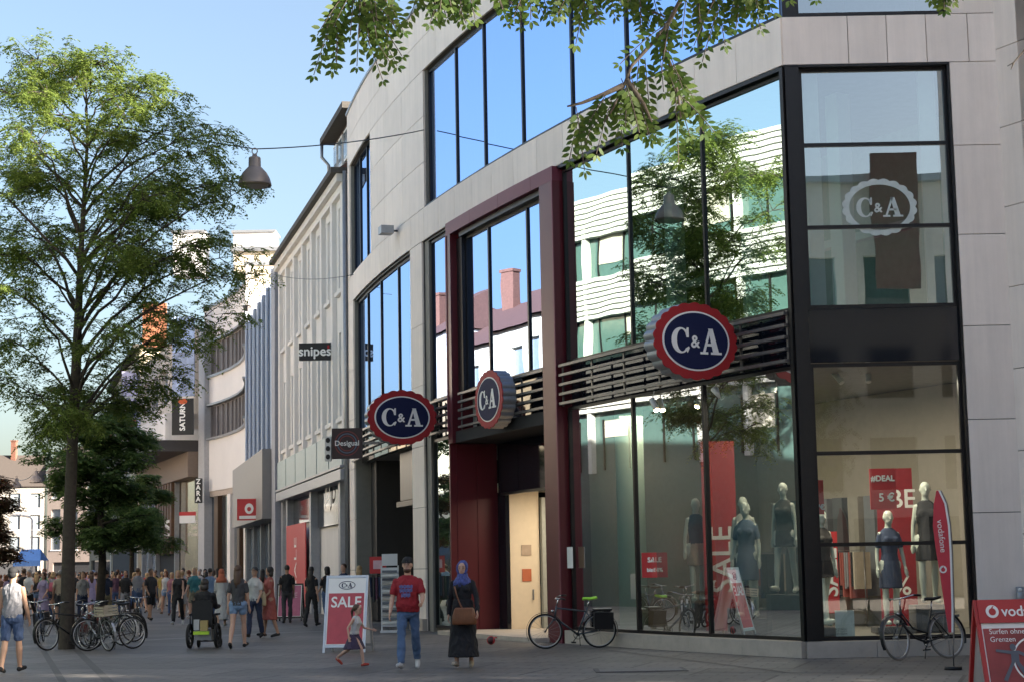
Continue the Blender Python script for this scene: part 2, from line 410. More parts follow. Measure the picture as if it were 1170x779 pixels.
# red portal
k=MB()
LF.box(k,8.36,9.06,0,ZC-.32,-.6,.12); part(k,'red_column',M['red'])
k=MB(); LF.box(k,14.80,15.14,L0-.3,ZC-.32,-.6,.12); part(k,'red_column',M['red'])
k=MB(); 
for a,b in ((8.36,9.5),(9.5,11.4),(11.4,13.3),(13.3,15.14)): LF.box(k,a+.006,b-.006,ZC-.32,ZC-.002,-.62,.125)
LF.box(k,8.352,8.42,0,ZC-.33,.121,.14); LF.box(k,15.06,15.146,L0,ZC-.33,.121,.14)
part(k,'red_beam',M['redlight'])
k=MB(); LF.box(k,9.07,14.45,ZC-.45,ZC-.33,-.35,.0); LF.box(k,14.40,14.79,L1,ZC-.45,-.35,-.05); LF.box(k,9.065,9.14,L1,ZC-.45,-.35,-.02); part(k,'window_head',M['frame'])
# louvre bands
def louvre(u0,u1,d):
    k=MB(); n=5
    for i in range(n):
        z=L0+.03+(L1-L0-.1)*i/(n-1); LF.box(k,u0,u1,z,z+.055,d-.03,d+.05)
    m=max(1,round((u1-u0)/1.35))
    for i in range(m+1):
        u=u0+(u1-u0-.05)*i/m; LF.box(k,u,u+.05,L0+.0,L1+.01,d-.06,d-.031)
    part(k,'louvre_band',M['rail'])
louvre(.12,8.3,.06); louvre(9.1,14.4,.06); louvre(15.17,17.2,.06); louvre(18.95,27.9,.06)
k=MB(); LF.box(k,.1,8.34,L0,L1+.01,-.28,-.22); LF.box(k,9.07,14.45,L0+.05,L1,-.5,-.4); LF.box(k,15.15,17.2,L0,L1,-.3,-.22); LF.box(k,18.95,27.9,L0,L1,-.3,-.22)
part(k,'dark_backing',M['spandrel'])
# entrance recess
k=MB()
LF.box(k,15.06,15.14,0,L0-.3,-1.12,.11)      # left red inner wall, seen from the street
for d in (-.05,-.58): LF.box(k,15.045,15.06,0.02,L0-.32,d-.5,d-.01)
part(k,'red_side_wall',M['red'])
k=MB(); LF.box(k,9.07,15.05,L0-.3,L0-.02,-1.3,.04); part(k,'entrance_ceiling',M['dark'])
k=MB(); LF.box(k,9.07,15.05,3.42,L0-.31,-1.22,-1.14); LF.box(k,14.5,15.05,0,3.41,-1.22,-1.12); LF.box(k,9.07,9.15,0,3.41,-1.22,-1.12); part(k,'door_surround',M['spandrel'])
k=MB(); LF.box(k,9.16,14.49,3.36,3.42,-1.13,-1.0); LF.box(k,11.4,11.5,3.43,4.65,-1.13,-1.08); part(k,'door_frame',M['frame'])
wb_=mat('warm_beige_wall',(.72,.60,.44),.8,var=.05)
k=MB(); LF.box(k,9.2,18.5,.02,L0-.05,-6.9,-6.8); LF.box(k,14.51,14.65,.1,3.6,-2.0,-1.23); part(k,'vestibule_wall',wb_)
k=MB(); LF.box(k,9.07,18.5,3.6,3.7,-6.8,-1.23); part(k,'vestibule_ceiling',mat('warm_white',(.75,.70,.62),.8))
k=MB(); LF.box(k,14.35,14.5,.1,3.3,-2.12,-2.02); part(k,'door_leaf',mat('grey_green_door',(.30,.31,.28),.5))
k=MB(); LF.box(k,8.9,18,.0,.05,-6.8,-.3); LF.box(k,9.0,15.2,.0,.10,-2.5,.45); part(k,'threshold_step',M['plinth'])
k=MB(); p=LF.pt(10.2,0,-2.0); LF.box(k,10.0,10.35,.1,2.2,-2.3,-1.9); part(k,'pilaster',mat('pale_pilaster',(.5,.47,.42),.6))
k=MB()
for i in range(16): LF.box(k,10.6+i*.25,10.78+i*.25,.5+.1*(i%3),1.75,-4.6,-4.1,mi=i%3)
for i in range(10): LF.box(k,10.9+i*.3,11.12+i*.3,1.5,2.7,-5.9,-5.7,mi=(i+1)%3)
part(k,'clothes_rail',[mat('cloth_hang_a',(.16,.17,.19),.8),mat('cloth_hang_d',(.45,.43,.40),.8),mat('cloth_hang_c',(.08,.09,.10),.8)])
k=MB(); q_=LF.pt(13.3,0,-1.6); 
Fd=frame(LF.pt(14.502,2.0,-1.65),(LF.snrm(14).x*-1,LF.snrm(14).y*-1,0),(0,0,1)); k.box(-.13,.13,-.12,.14,0,.012,Fd); part(k,'wall_notice',mat('notice_tan',(.40,.30,.22),.6))
k=MB(); k.box(-.12,.12,-.75,-.45,0,.012,Fd); part(k,'wall_notice',mat('notice_orange',(.45,.12,.05),.6))
k=MB(); k.box(.15,.17,-1.2,-.95,.0,.05,Fd); part(k,'door_handle',M['metalgrey'])
# long passage on the left of the front (dark shop entrance) with inner panels
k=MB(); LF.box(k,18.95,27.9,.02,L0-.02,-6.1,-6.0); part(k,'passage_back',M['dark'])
k=MB(); LF.box(k,18.95,22.6,3.55,L0-.05,-.6,-.5); part(k,'transom_panel',mat('dark_grey_panel',(.035,.035,.038),.35))
k=MB(); LF.box(k,18.95,22.2,3.35,3.5,-1.6,-.3); part(k,'passage_canopy',M['frame'])
k=MB(); LF.box(k,19.2,21.2,.05,3.3,-1.3,-1.2); LF.box(k,21.25,21.35,.0,3.3,-1.35,-1.15); part(k,'passage_panel',mat('grey_taupe_panel',(.085,.08,.075),.5))
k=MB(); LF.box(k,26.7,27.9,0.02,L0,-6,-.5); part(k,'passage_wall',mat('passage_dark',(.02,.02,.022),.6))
# ---------------- showroom
k=MB(); k.prism([(5.0,29.95)]+[(LF.pt(u,0,-.2).x,LF.pt(u,0,-.2).y) for u in (1,2,3,4,5,6,7,8,8.8)]+[(LF.pt(8.8,0,-6).x,LF.pt(8.8,0,-6).y),(14,38),(14,29.95)],Matrix.Translation((0,0,.02)),ZG)
part(k,'showroom_floor',M['infloor'])
k=MB(); LF.box(k,-1.5,8.8,ZG+.03,L0-.02,-5.1,-5.0); k.box(10.9,11.0,29.9,40,ZG+.02,L0-.02); LF.box(k,8.7,8.8,ZG+.03,L0-.02,-5,-.25)
k.box(7.8,11,29.98,30.1,ZG+.02,L0-.02)
part(k,'showroom_wall',M['inwall'])
k=MB()
for i in range(8):   # clothes wall, vertical hangings
    u=3.9+i*.55; LF.box(k,u,u+.35,.9,2.9,-4.9,-4.75,mi=i%3)
part(k,'back_shelf',[mat('cloth_hang_a',(.16,.17,.19),.8),mat('cloth_hang_b',(.30,.27,.23),.8),mat('cloth_hang_c',(.08,.09,.10),.8)])
k=MB(); p=LF.pt(7.45,0,-1.1); k.tube([(p.x,p.y,.3),(p.x,p.y,L0)],.30,28); part(k,'round_column',mat('pale_green_column',(.50,.62,.50),.5,var=.04))
k=MB(); p=LF.pt(7.6,0,-.9)
# level 2 showroom: light interior columns and blinds seen through the green glass
k=MB()
for u in (1.0,3.9,6.9): LF.box(k,u,u+.35,L1,ZC,-2.3,-2.0)
LF.box(k,.3,8.2,7.6,7.75,-3.1,-2.9)
part(k,'upper_column',M['white'])
k=MB(); k.box(5.25,5.5,30.2,30.5,L1,ZC); k.box(7.3,7.6,30.3,30.4,L1,ZC); part(k,'upper_column',M['white'])
k=MB(); LF.box(k,.3,8.2,L1,ZC,-5.1,-5.0); k.box(10.4,10.5,30,36,L1,ZC); part(k,'upper_wall',mat('upper_interior',(.40,.50,.45),.8))
# curtains behind the upper glass
k=MB()
for u in (1.1,4.4,6.4,8.9,11.0,13.3,15.4): LF.box(k,u,u+.22,ZS+.05,ZT-.05,-.6,-.55)
part(k,'curtain',mat('pale_curtain',(.5,.55,.62),.8))
k=MB(); LF.box(k,.1,17.3,ZS,ZT,-3.2,-3.1); LF.box(k,18.9,28,L1,ZC,-3.2,-3.1); LF.box(k,9,17.2,L1,ZC,-3.3,-3.2); LF.box(k,24,28.8,ZS,ZT,-3.2,-3.1); k.box(5.1,10,33,33.1,ZS,ZT); part(k,'room_wall',mat('dim_room',(.10,.12,.15),.8))
# ---------------- scalloped signs
def scallop(a,b,n,amp,N=216):
    pts=[]
    for i in range(N):
        t=2*math.pi*i/N; r=1+amp*abs(math.sin(n*t/2)); pts.append((a*r*math.cos(t),b*r*math.sin(t)))
    return pts
def ell(a,b,N=72): return [(a*math.cos(2*math.pi*i/N),b*math.sin(2*math.pi*i/N)) for i in range(N)]
def round_sign(label,c,right,w,group,arm=None):
    t=thing('store_sign',label,'sign',tuple(c),0,group)
    a=w/2; b=w/2/1.3; Mx=frame(c,right,(0,0,1)); T=lambda d: Mx@Matrix.Translation((0,0,d))
    k=MB(); k.prism(scallop(a*.99,b*.99,22,.05),T(-.17),.32); part(k,'sign_box',M['metalgrey'],t)
    k=MB(); k.prism(scallop(a,b,22,.05),T(.15),.02); part(k,'rim',M['signred'],t)
    k=MB(); k.prism(ell(a*.835,b*.80),T(.172),.006); part(k,'ring',M['signwhite'],t)
    k=MB(); k.prism(ell(a*.79,b*.755),T(.180),.006); part(k,'disc',M['navy'],t)
    k=MB(); serif_ca(k,a*1.22,T(.188)); part(k,'lettering',M['signwhite'],t)
    if arm:
        k=MB()
        for dz in (-.25,.25):
            k.tube([Mx@Vector((a*.7,dz,0)),Mx@Vector((a*.7,dz,0))+arm],.035,8)
        part(k,'bracket',M['rail'],t)
    return t
def blade(xc,yc,off):
    best=None
    u=0
    while u<LF.L:
        p=LF.pt(u,0,off); q=atY(xc,yc,p.y)
        e=abs(q.x-p.x)
        if best is None or e<best[0]: best=(e,u,q)
        u+=.02
    return best[1],best[2]
for (xc,yc,lab,w) in ((789,391,'large scalloped oval sign in front of the big green corner glazing',1.70),(457.5,477,'scalloped oval sign at the far stone pillar, left of the red entrance',1.74)):
    u,c=blade(xc,yc,1.0); t_=LF.tan(u); n_=LF.snrm(u)
    round_sign(lab,c,(-n_.x,-n_.y,0),w,'scalloped oval store signs',Vector((-n_.x,-n_.y,0))*.75)
u,z=LF.uz(566,456,.30); c=LF.pt(u,z,.30); t_=LF.tan(u)
round_sign('scalloped oval sign lying flat over the red framed entrance',c,(-t_.x,-t_.y,0),1.66,'scalloped oval store signs')
# frosted logo on the corner glazing (a sticker on the pane)
def logo_sticker():
    c=atY(1005,237,29.75+.12+.045); Mx=frame(c,(1,0,0),(0,0,1))
    fr=mat('frosted_film',(.50,.56,.54),.6); k=MB()
    o=scallop(.62,.48,20,.06); i=ell(.53,.40,216)
    for j in range(216):
        j2=(j+1)%216; k.face([Mx@Vector((*o[j],0)),Mx@Vector((*o[j2],0)),Mx@Vector((*i[j2],0)),Mx@Vector((*i[j],0))])
    serif_ca(k,.80,Mx,d=.003)
    part(k,'window_sticker',fr)
logo_sticker()
# security lamp on the wall
u,z=LF.uz(447,264,.2); c=LF.pt(u,z,.0)
t=thing('wall_lamp','small grey lamp on the stone wall below the small upper window','lamp',tuple(c))
n_=LF.snrm(u); k=MB(); k.tube([c,c+Vector((n_.x,n_.y,0))*.3],.03,8); part(k,'arm',M['rail'],t)
k=MB(); Mx=frame(c+Vector((n_.x,n_.y,0))*.35,LF.tan(u).to_3d(),(0,0,1)); k.box(-.2,.2,-.1,.12,-.18,.18,Mx); part(k,'lamp_head',M['metalgrey'],t)
# ================================================================== GROUND
def ground_mat():
    m,n,b=nt('paving_stone'); L=n.links
    tc=n.nodes.new('ShaderNodeTexCoord')
    mp=n.nodes.new('ShaderNodeMapping'); mp.inputs['Rotation'].default_value=(0,0,R_(17)); L.new(tc.outputs['Object'],mp.inputs[0])
    br=n.nodes.new('ShaderNodeTexBrick'); br.inputs['Scale'].default_value=1.0; br.inputs['Mortar Size'].default_value=.02
    br.inputs['Brick Width'].default_value=.6; br.inputs['Row Height'].default_value=.3
    br.inputs['Color1'].default_value=(.108,.099,.093,1); br.inputs['Color2'].default_value=(.130,.120,.112,1); br.inputs['Mortar'].default_value=(.06,.055,.052,1)
    L.new(mp.outputs[0],br.inputs['Vector'])
    no=n.nodes.new('ShaderNodeTexNoise'); no.inputs['Scale'].default_value=.35; no.inputs['Detail'].default_value=6; no.inputs['Roughness'].default_value=.7
    L.new(tc.outputs['Object'],no.inputs['Vector'])
    mr=n.nodes.new('ShaderNodeMapRange'); mr.inputs[1].default_value=.3; mr.inputs[2].default_value=.7; mr.inputs[3].default_value=.62; mr.inputs[4].default_value=1.38
    L.new(no.outputs[0],mr.inputs[0])
    n3=n.nodes.new('ShaderNodeTexNoise'); n3.inputs['Scale'].default_value=30; n3.inputs['Detail'].default_value=4; L.new(tc.outputs['Object'],n3.inputs['Vector'])
    m3=n.nodes.new('ShaderNodeMapRange'); m3.inputs[3].default_value=.7; m3.inputs[4].default_value=1.3; L.new(n3.outputs[0],m3.inputs[0])
    # dark gum spots
    vo=n.nodes.new('ShaderNodeTexVoronoi'); vo.inputs['Scale'].default_value=1.6; L.new(tc.outputs['Object'],vo.inputs['Vector'])
    gs=n.nodes.new('ShaderNodeMapRange'); gs.inputs[1].default_value=.03; gs.inputs[2].default_value=.05; gs.inputs[3].default_value=.6; gs.inputs[4].default_value=1; L.new(vo.outputs['Distance'],gs.inputs[0])
    mu=n.nodes.new('ShaderNodeMath'); mu.operation='MULTIPLY'; L.new(mr.outputs[0],mu.inputs[0]); L.new(m3.outputs[0],mu.inputs[1])
    mu2=n.nodes.new('ShaderNodeMath'); mu2.operation='MULTIPLY'; L.new(mu.outputs[0],mu2.inputs[0]); L.new(gs.outputs[0],mu2.inputs[1])
    hs=n.nodes.new('ShaderNodeHueSaturation'); L.new(br.outputs['Color'],hs.inputs['Color']); L.new(mu2.outputs[0],hs.inputs['Value'])
    b2=n.nodes.new('ShaderNodeTexBrick'); b2.inputs['Scale'].default_value=1; b2.inputs['Brick Width'].default_value=2.6; b2.inputs['Row Height'].default_value=1.7; b2.inputs['Mortar Size'].default_value=.03
    b2.inputs['Color1'].default_value=(.74,.74,.74,1); b2.inputs['Color2'].default_value=(1.24,1.22,1.19,1); b2.inputs['Mortar'].default_value=(.42,.41,.40,1); L.new(mp.outputs[0],b2.inputs['Vector'])
    mm=n.nodes.new('ShaderNodeMix'); mm.data_type='RGBA'; mm.blend_type='MULTIPLY'; mm.inputs['Factor'].default_value=1; L.new(hs.outputs[0],mm.inputs['A']); L.new(b2.outputs['Color'],mm.inputs['B'])
    L.new(mm.outputs['Result'],b.inputs['Base Color'])
    rr=n.nodes.new('ShaderNodeMapRange'); rr.inputs[3].default_value=.45; rr.inputs[4].default_value=.75; L.new(no.outputs[0],rr.inputs[0]); L.new(rr.outputs[0],b.inputs['Roughness'])
    bp=n.nodes.new('ShaderNodeBump'); bp.inputs['Strength'].default_value=.35; bp.inputs['Distance'].default_value=.006
    L.new(mu.outputs[0],bp.inputs['Height']); L.new(bp.outputs[0],b.inputs['Normal'])
    return m
k=MB(); k.face([(-600,-300,0),(600,-300,0),(600,1500,0),(-600,1500,0)])
struct(k.build('ground',ground_mat()),'grey stone paving of the pedestrian street')
k=MB(); k.face([(-40,-14,.004),(30,-14,.004),(30,15,.004),(-40,15,.004)]); struct(k.build('bounce_sheet',mat('bounce_sheet_pale',(.66,.61,.54),.8,var=.1)),'unseen pale sheet added behind the camera to bounce sunlight')  # added out of view, its pale colour throws sunlight back onto the fronts
# drain channels (thin metal-grey strips) across the paving
def strip(pts,w,name,m,z=.004):
    k=MB()
    for (a,b) in zip(pts,pts[1:]):
        a=Vector(a);b=Vector(b); d=(b-a).normalized(); n=Vector((-d.y,d.x,0))*w/2
        k.face([(a.x-n.x,a.y-n.y,z),(b.x-n.x,b.y-n.y,z),(b.x+n.x,b.y+n.y,z),(a.x+n.x,a.y+n.y,z)])
    return struct(k.build(name,m))
slab=mat('gutter_slabs',(.075,.07,.068),.7,var=.25,scale=8)
lt=mat('kerb_slabs',(.21,.20,.19),.7,var=.15,scale=5)
strip([ground(44,700),ground(125,779)],.14,'gutter',slab); strip([ground(30,712),ground(72,779)],.12,'gutter',slab)
strip([ground(-20,741),ground(330,722),ground(560,716)],.45,'kerb_strip',lt)
strip([ground(545,724),ground(900,768)],.05,'gutter',slab,.006)
strip([ground(350,768),ground(1000,768)],.04,'gutter',slab,.005)
k=MB(); c=ground(735,765)
k.box(c.x-.75,c.x+.65,c.y-.5,c.y+.5,.004,.010); o=k.build('manhole_frame',slab); 
tag(o,'flat rectangular manhole frame set in the paving near the corner','manhole cover')
k=MB(); k.box(c.x-.68,c.x+.58,c.y-.43,c.y+.43,.010,.014); q=k.build('cover',mat('manhole_fill',(.15,.14,.135),.7,var=.3),o)
# ================================================================== NEIGHBOURS ALONG THE STREET
def chord(a,b): return Fac([a,b])
def body(fac,z,depth,m,parent,name='wall',roof=True):
    k=MB(); fac.box(k,0,fac.L,0,z,-depth,-.32); return part(k,name,m,parent)
def opening_wall(fac,mb,u0,u1,z0,z1,holes,d0=-.3,d1=0.):
    """wall slab with rectangular holes (non overlapping, given as (a,b,c,d)), by grid decomposition"""
    us=sorted(set([u0,u1]+[h[0] for h in holes]+[h[1] for h in holes])); zs=sorted(set([z0,z1]+[h[2] for h in holes]+[h[3] for h in holes]))
    for a,b in zip(us,us[1:]):
        run=None
        for c,d in zip(zs,zs[1:]):
            um,zm=(a+b)/2,(c+d)/2
            if any(h[0]<um<h[1] and h[2]<zm<h[3] for h in holes):
                if run: fac.box(mb,a,b,run[0],run[1],d0,d1); run=None
            else: run=(run[0],d) if run else (c,d)
        if run: fac.box(mb,a,b,run[0],run[1],d0,d1)
E1=(LF.P[-1].x-.06,LF.P[-1].y+.25); B1=(-9.96,75.15); B2=(-14.3,93.3); B3=(-19.5,110.)
# ---- white town house
TF=chord(E1,B1); TL=TF.L
h1=thing('town_house','white town house with tall windows and dark dormer roof beside the stone store','building',(TF.pt(TL/2,0).x,TF.pt(TL/2,0).y,0))
EV=14.8
body(TF,EV-.3,12,M['plaster'],h1)
nb=7; bw=TL/nb; holes=[]
for i in range(nb):
    u=bw*(i+.5)
    holes+=[(u-.62,u+.62,11.0,13.9),(u-.62,u+.62,6.7,9.6)]
k=MB(); opening_wall(TF,k,0,TL,4.9,EV-.3,holes,-.3,0)
for i in range(nb+1):
    u=min(max(bw*i,.22),TL-.22); TF.box(k,u-.22,u+.22,4.9,EV-.31,.001,.16)
for i in range(nb):
    u=bw*(i+.5); TF.box(k,u-.72,u+.72,10.84,10.98,.001,.14); TF.box(k,u-.72,u+.72,6.55,6.69,.001,.12)
    TF.box(k,u-.62,u-.5,11.0,13.9,-.25,-.05);TF.box(k,u+.5,u+.62,11.0,13.9,-.25,-.05)
part(k,'front_wall',M['plaster'],h1)
k=MB(); TF.box(k,0,TL,EV-.32,EV-.05,-.3,.35); TF.box(k,0,TL,EV-.6,EV-.33,-.2,.17); part(k,'cornice',M['plaster'],h1)
k=MB(); TF.box(k,-.1,TL,EV-.05,EV+.14,-.2,.55); part(k,'gutter',M['asphalt_roof'],h1)
for h in holes:
    f=MB(); a,b,c,d=h; z=.07
    for (p0,p1,q0,q1) in ((a,a+z,c,d),(b-z,b,c,d),(a+z,b-z,c,c+z),(a+z,b-z,d-z,d),((a+b)/2-.04,(a+b)/2+.04,c+z,d-z),(a+z,b-z,d-.9,d-.82)):
        TF.box(f,p0,p1,q0,q1,-.3,-.2)
    fo=part(f,'window',M['white'],h1); g=MB(); TF.box(g,a+.02,b-.02,c+.02,d-.02,-.29,-.26); part(g,'pane',mat('window_pane_dark',(.22,.25,.28),.08,spec=.8),fo)
# glass balustrade strip above the shop, canopy edge
k=MB()
for i in range(6): TF.box(k,.1+i*TL/6,TL/6*(i+1)-.1,5.05,6.2,.17,.22)
part(k,'glass_strip',mat('pale_green_glass',(.34,.42,.42),.45),h1)
k=MB(); TF.box(k,0,TL,4.55,4.9,-.3,.28); TF.box(k,0,TL,4.95,5.03,.0,.3); part(k,'shop_fascia',mat('shop_grey',(.34,.35,.38),.4,.2),h1)
ue0,ue1=TF.u(389,620),TF.u(357,620); up0,up1=TF.u(352,640),TF.u(330,640)
for u in (0.01,ue0-.3,ue1+.05,up1+.05,TL-.45):
    k=MB(); TF.box(k,u,u+.42,0,4.55,-.3,.05); part(k,'shop_pier',mat('shop_grey',(.34,.35,.38),.4,.2),h1)
k=MB(); TF.box(k,0.5,TL-.5,0,4.5,-5.2,-5.0); part(k,'shop_back',M['dark'],h1)
k=MB(); TF.box(k,up0,up1,3.5,4.54,-.25,-.2); TF.box(k,ue0+.14,ue1,3.2,4.54,-.25,-.2); part(k,'shop_glass',mat('shop_pane',(.05,.05,.055),.06,spec=.4),h1)
shelf=[mat('shoe_%d'%i,c,.6) for i,c in enumerate(((.35,.12,.03),(.5,.2,.06),(.06,.05,.05),(.3,.3,.28),(.12,.09,.2)))]
k=MB()
for r in range(9):
    for c in range(10):
        u=ue0+.2+(ue1-ue0-.3)*c/10
        TF.box(k,u,u+.28,.5+r*.3,.62+r*.3,-3.0,-2.8,mi=random.randrange(5))
part(k,'shoe_wall',shelf,h1)
k=MB(); TF.box(k,ue0+.2,ue1,.1,3.2,-3.3,-3.2); part(k,'shop_back',mat('warm_dark_wall',(.06,.03,.015),.7),h1)
k=MB(); TF.box(k,ue0+.4,ue1-.5,2.9,2.98,-2.6,-2.5); part(k,'strip_lamp',emit('strip_lamp_glow',(1,.35,.12),4.),h1)
# sale poster
k=MB(); TF.box(k,up0,up1,.1,3.45,.06,.1); o=tag(k.build('sale_poster',M['salered']),'tall red window poster with white lettering beside the shoe shop entrance','poster')
k=MB(); t_=TF.tan(1)
Mx=frame(TF.pt((up0+up1)/2,1.9,.104),Vector((0,0,1)),Vector((t_.x,t_.y,0))); text_into(k,'SALE',1.0,Mx); k.build('lettering',M['signwhite'],o)
# shop logo hanging in the window
u,z=TF.uz(371,563); Mx=frame(TF.pt(u,z,-.1),(-t_.x,-t_.y,0),(0,0,1)); k=MB(); text_into(k,'JD',1.1,Mx,1.2,bold=.03); part(k,'shop_logo',M['signwhite'],h1)
# roof with dormers
k=MB(); s0=TF.pt(0,EV+.12,.3);s1=TF.pt(TL,EV+.12,.3);r0=TF.pt(0,19,-5.5);r1=TF.pt(TL,19,-5.5);q0=TF.pt(0,EV,-11.5);q1=TF.pt(TL,EV,-11.5)
k.face([s0,s1,r1,r0]);k.face([r0,r1,q1,q0]);k.face([s0,r0,q0]);k.face([s1,q1,r1]); k.face([s0,q0,q1,s1])
part(k,'roof',M['redroof'],h1)
k=MB(); D0,D1=.05,5.0
TF.box(k,D0,D1,EV+.3,17.0,-4,-.35); part(k,'dormer',mat('dormer_cladding',(.07,.05,.045),.7),h1)
k=MB(); TF.box(k,D0-.1,D1+.3,17.0,17.22,-4.4,.15); part(k,'dormer_roof',M['asphalt_roof'],h1)
k=MB(); TF.tube_=None
p=TF.pt(D1+.15,0,.1); k.tube([(p.x,p.y,16.95),(p.x,p.y,16.5),(p.x+.25,p.y,16.2),(p.x+.25,p.y,EV)],.06,8); part(k,'downpipe',M['metalgrey'],h1)
for i in range(4):
    f=MB(); u=D0+.35+i*1.2; TF.box(f,u,u+.85,EV+.9,16.8,-.349,-.28); fo=part(f,'window',M['white'],h1)
    for j in (0,1):
        g=MB(); TF.box(g,u+.08+.38*j,u+.39+.38*j,EV+1.0,16.7,-.279,-.27); part(g,'pane',mat('window_pane_dark',(.22,.25,.28),.08,spec=.8),fo)
k=MB(); p=TF.pt(-.15,0,.1); k.tube([(p.x,p.y,0.05),(p.x,p.y,EV)],.07,10); part(k,'downpipe',M['metalgrey'],h1)
# blade sign on the town house
def blade_board(label,x0,y0,x1,y1,Y,text,tmat,bmat,cat='sign',sy=1.,vertical=False,thick=.16,name='shop_sign',ts=None,bold=.0,sx=1.):
    a=atY(x0,y0,Y); b=atY(x1,y1,Y); c=(a+b)/2; w=b.x-a.x; h=a.z-b.z
    t=thing(name,label,cat,tuple(c)); Mx=frame(c,(1,0,0),(0,0,1))
    k=MB(); k.box(-w/2,w/2,-h/2,h/2,-thick,0,Mx); part(k,'board',bmat,t)
    if text:
        k=MB(); s=ts or (h*.9 if not vertical else w*.8)
        Mt=Mx@Matrix.Translation((0,0,.004))
        if vertical: Mt=Mt@Matrix.Rotation(R_(90),4,'Z')
        text_into(k,text,s,Mt,sx,bold=bold); part(k,'lettering',tmat,t)
    return t,Mx,w,h
t,Mx,w,h=blade_board('black rectangular blade sign with white lettering on the white town house',341.5,392,378,411,60,'snipes',M['signwhite'],M['black'],ts=.46,bold=.012)
k=MB(); k.box(w/2,w/2+1.6,h/4,h/4+.06,-.1,-.04,Mx); part(k,'bracket',M['rail'],t)
k=MB(); k.box(w/2-.12,w/2-.05,h*.15,h*.35,.004,.008,Mx); part(k,'lettering',M['signred'],t)
t,Mx,w,h=blade_board('square black blade sign with a ringed emblem beside the far end of the store',379,489,414,523,50.5,'Desigual',M['signwhite'],mat('sign_brown_black',(.03,.012,.014),.4),ts=.21,bold=.004)
k=MB()
for r,mi in ((.36,0),(.29,1),(.23,0)):
    for j in range(48):
        a0=2*math.pi*j/48;a1=2*math.pi*(j+1)/48
        k.face([Mx@Vector((r*math.cos(a0),r*math.sin(a0),.003)),Mx@Vector(((r)*math.cos(a1),(r)*math.sin(a1),.003)),Mx@Vector(((r-.03)*math.cos(a1),(r-.03)*math.sin(a1),.003)),Mx@Vector(((r-.03)*math.cos(a0),(r-.03)*math.sin(a0),.003))],mi)
part(k,'emblem',[mat('dull_red',(.20,.03,.03),.5),mat('dull_blue',(.10,.13,.20),.5)],t)
k=MB(); k.box(w/2,w/2+.5,-.04,.04,-.1,-.04,Mx); part(k,'bracket',M['rail'],t)
# signal box next to it
t=thing('ventilation_box','narrow white box with three dark round holes left of the emblem sign','box',tuple(atY(374.5,508,50.6)))
a=atY(371,498,50.6);b=atY(378.5,526,50.6);c=(a+b)/2;Mx=frame(c,(1,0,0),(0,0,1));w=b.x-a.x;h=a.z-b.z
k=MB(); k.box(-w/2,w/2,-h/2,h/2,-.2,0,Mx); part(k,'housing',M['plaster'],t)
for j in (-1,0,1):
    k=MB(); k.prism(ell(.065,.075,20),Mx@Matrix.Translation((0,j*.24,.001)),.01); part(k,'opening',M['black'],t)
# ---- blue fin building
BF=chord((B1[0]-.05,B1[1]+.3),B2); BL=BF.L
h2=thing('fin_building','narrow building with tall blue and white vertical fins above a grey shop fascia','building',(BF.pt(BL/2,0).x,BF.pt(BL/2,0).y,0))
body(BF,14.6,10,mat('grey_render',(.30,.31,.35),.7),h2)
k=MB(); BF.box(k,1.6,BL,7.0,14.9,-.3,-.05); part(k,'front_wall',mat('navy_glass',(.010,.022,.075),.15,spec=.6),h2)
nf=8
for i in range(nf):
    k=MB(); u=1.9+(BL-2.2)*i/(nf-1); BF.box(k,u-.11,u+.11,7.0,15.25+.15*(i%2),-.04,.06); part(k,'fin',mat('fin_white_blue',(.55,.62,.74),.4,var=.05),h2)
k=MB(); BF.box(k,0,1.55,0,14.8,-.3,.3); part(k,'side_pier',mat('grey_render',(.30,.31,.35),.7),h2)
k=MB(); BF.box(k,1.6,BL,3.9,6.95,-.3,.7); part(k,'fascia',mat('fascia_taupe',(.25,.235,.225),.5,var=.05),h2)
k=MB(); BF.box(k,1.6,BL,0,3.85,-.35,-.2); part(k,'shop_glass',mat('blue_shop_glass',(.06,.10,.15),.06,spec=1),h2)
for i in range(5):
    u=1.7+(BL-2)*i/4; k=MB(); BF.box(k,u,u+.18,0,3.88,-.19,.0); part(k,'shop_frame',M['metalgrey'],h2)
u,z=BF.uz(291,583,.75); c=BF.pt(u,z,1.0); n_=BF.snrm(u)
t=thing('shop_sign','glossy red square sign with white bell mark on the grey fascia','sign',tuple(c))
Mx=frame(c,(1,0,0),(0,0,1)); k=MB(); k.box(-.55,.55,-.42,.55,-.3,0,Mx); part(k,'board',M['salered'],t)
k=MB(); k.prism(ell(.2,.24,20),Mx@Matrix.Translation((0,.1,.002)),.01); k.box(-.45,.45,-.36,-.22,.002,.012,Mx); part(k,'lettering',M['signwhite'],t)
k=MB(); k.prism(ell(.09,.1,20),Mx@Matrix.Translation((0,.08,.013)),.01); part(k,'lettering',M['salered'],t)
k=MB(); k.box(.55,1.1,-.3,.3,-.35,-.1,Mx); part(k,'backing',M['black'],t)
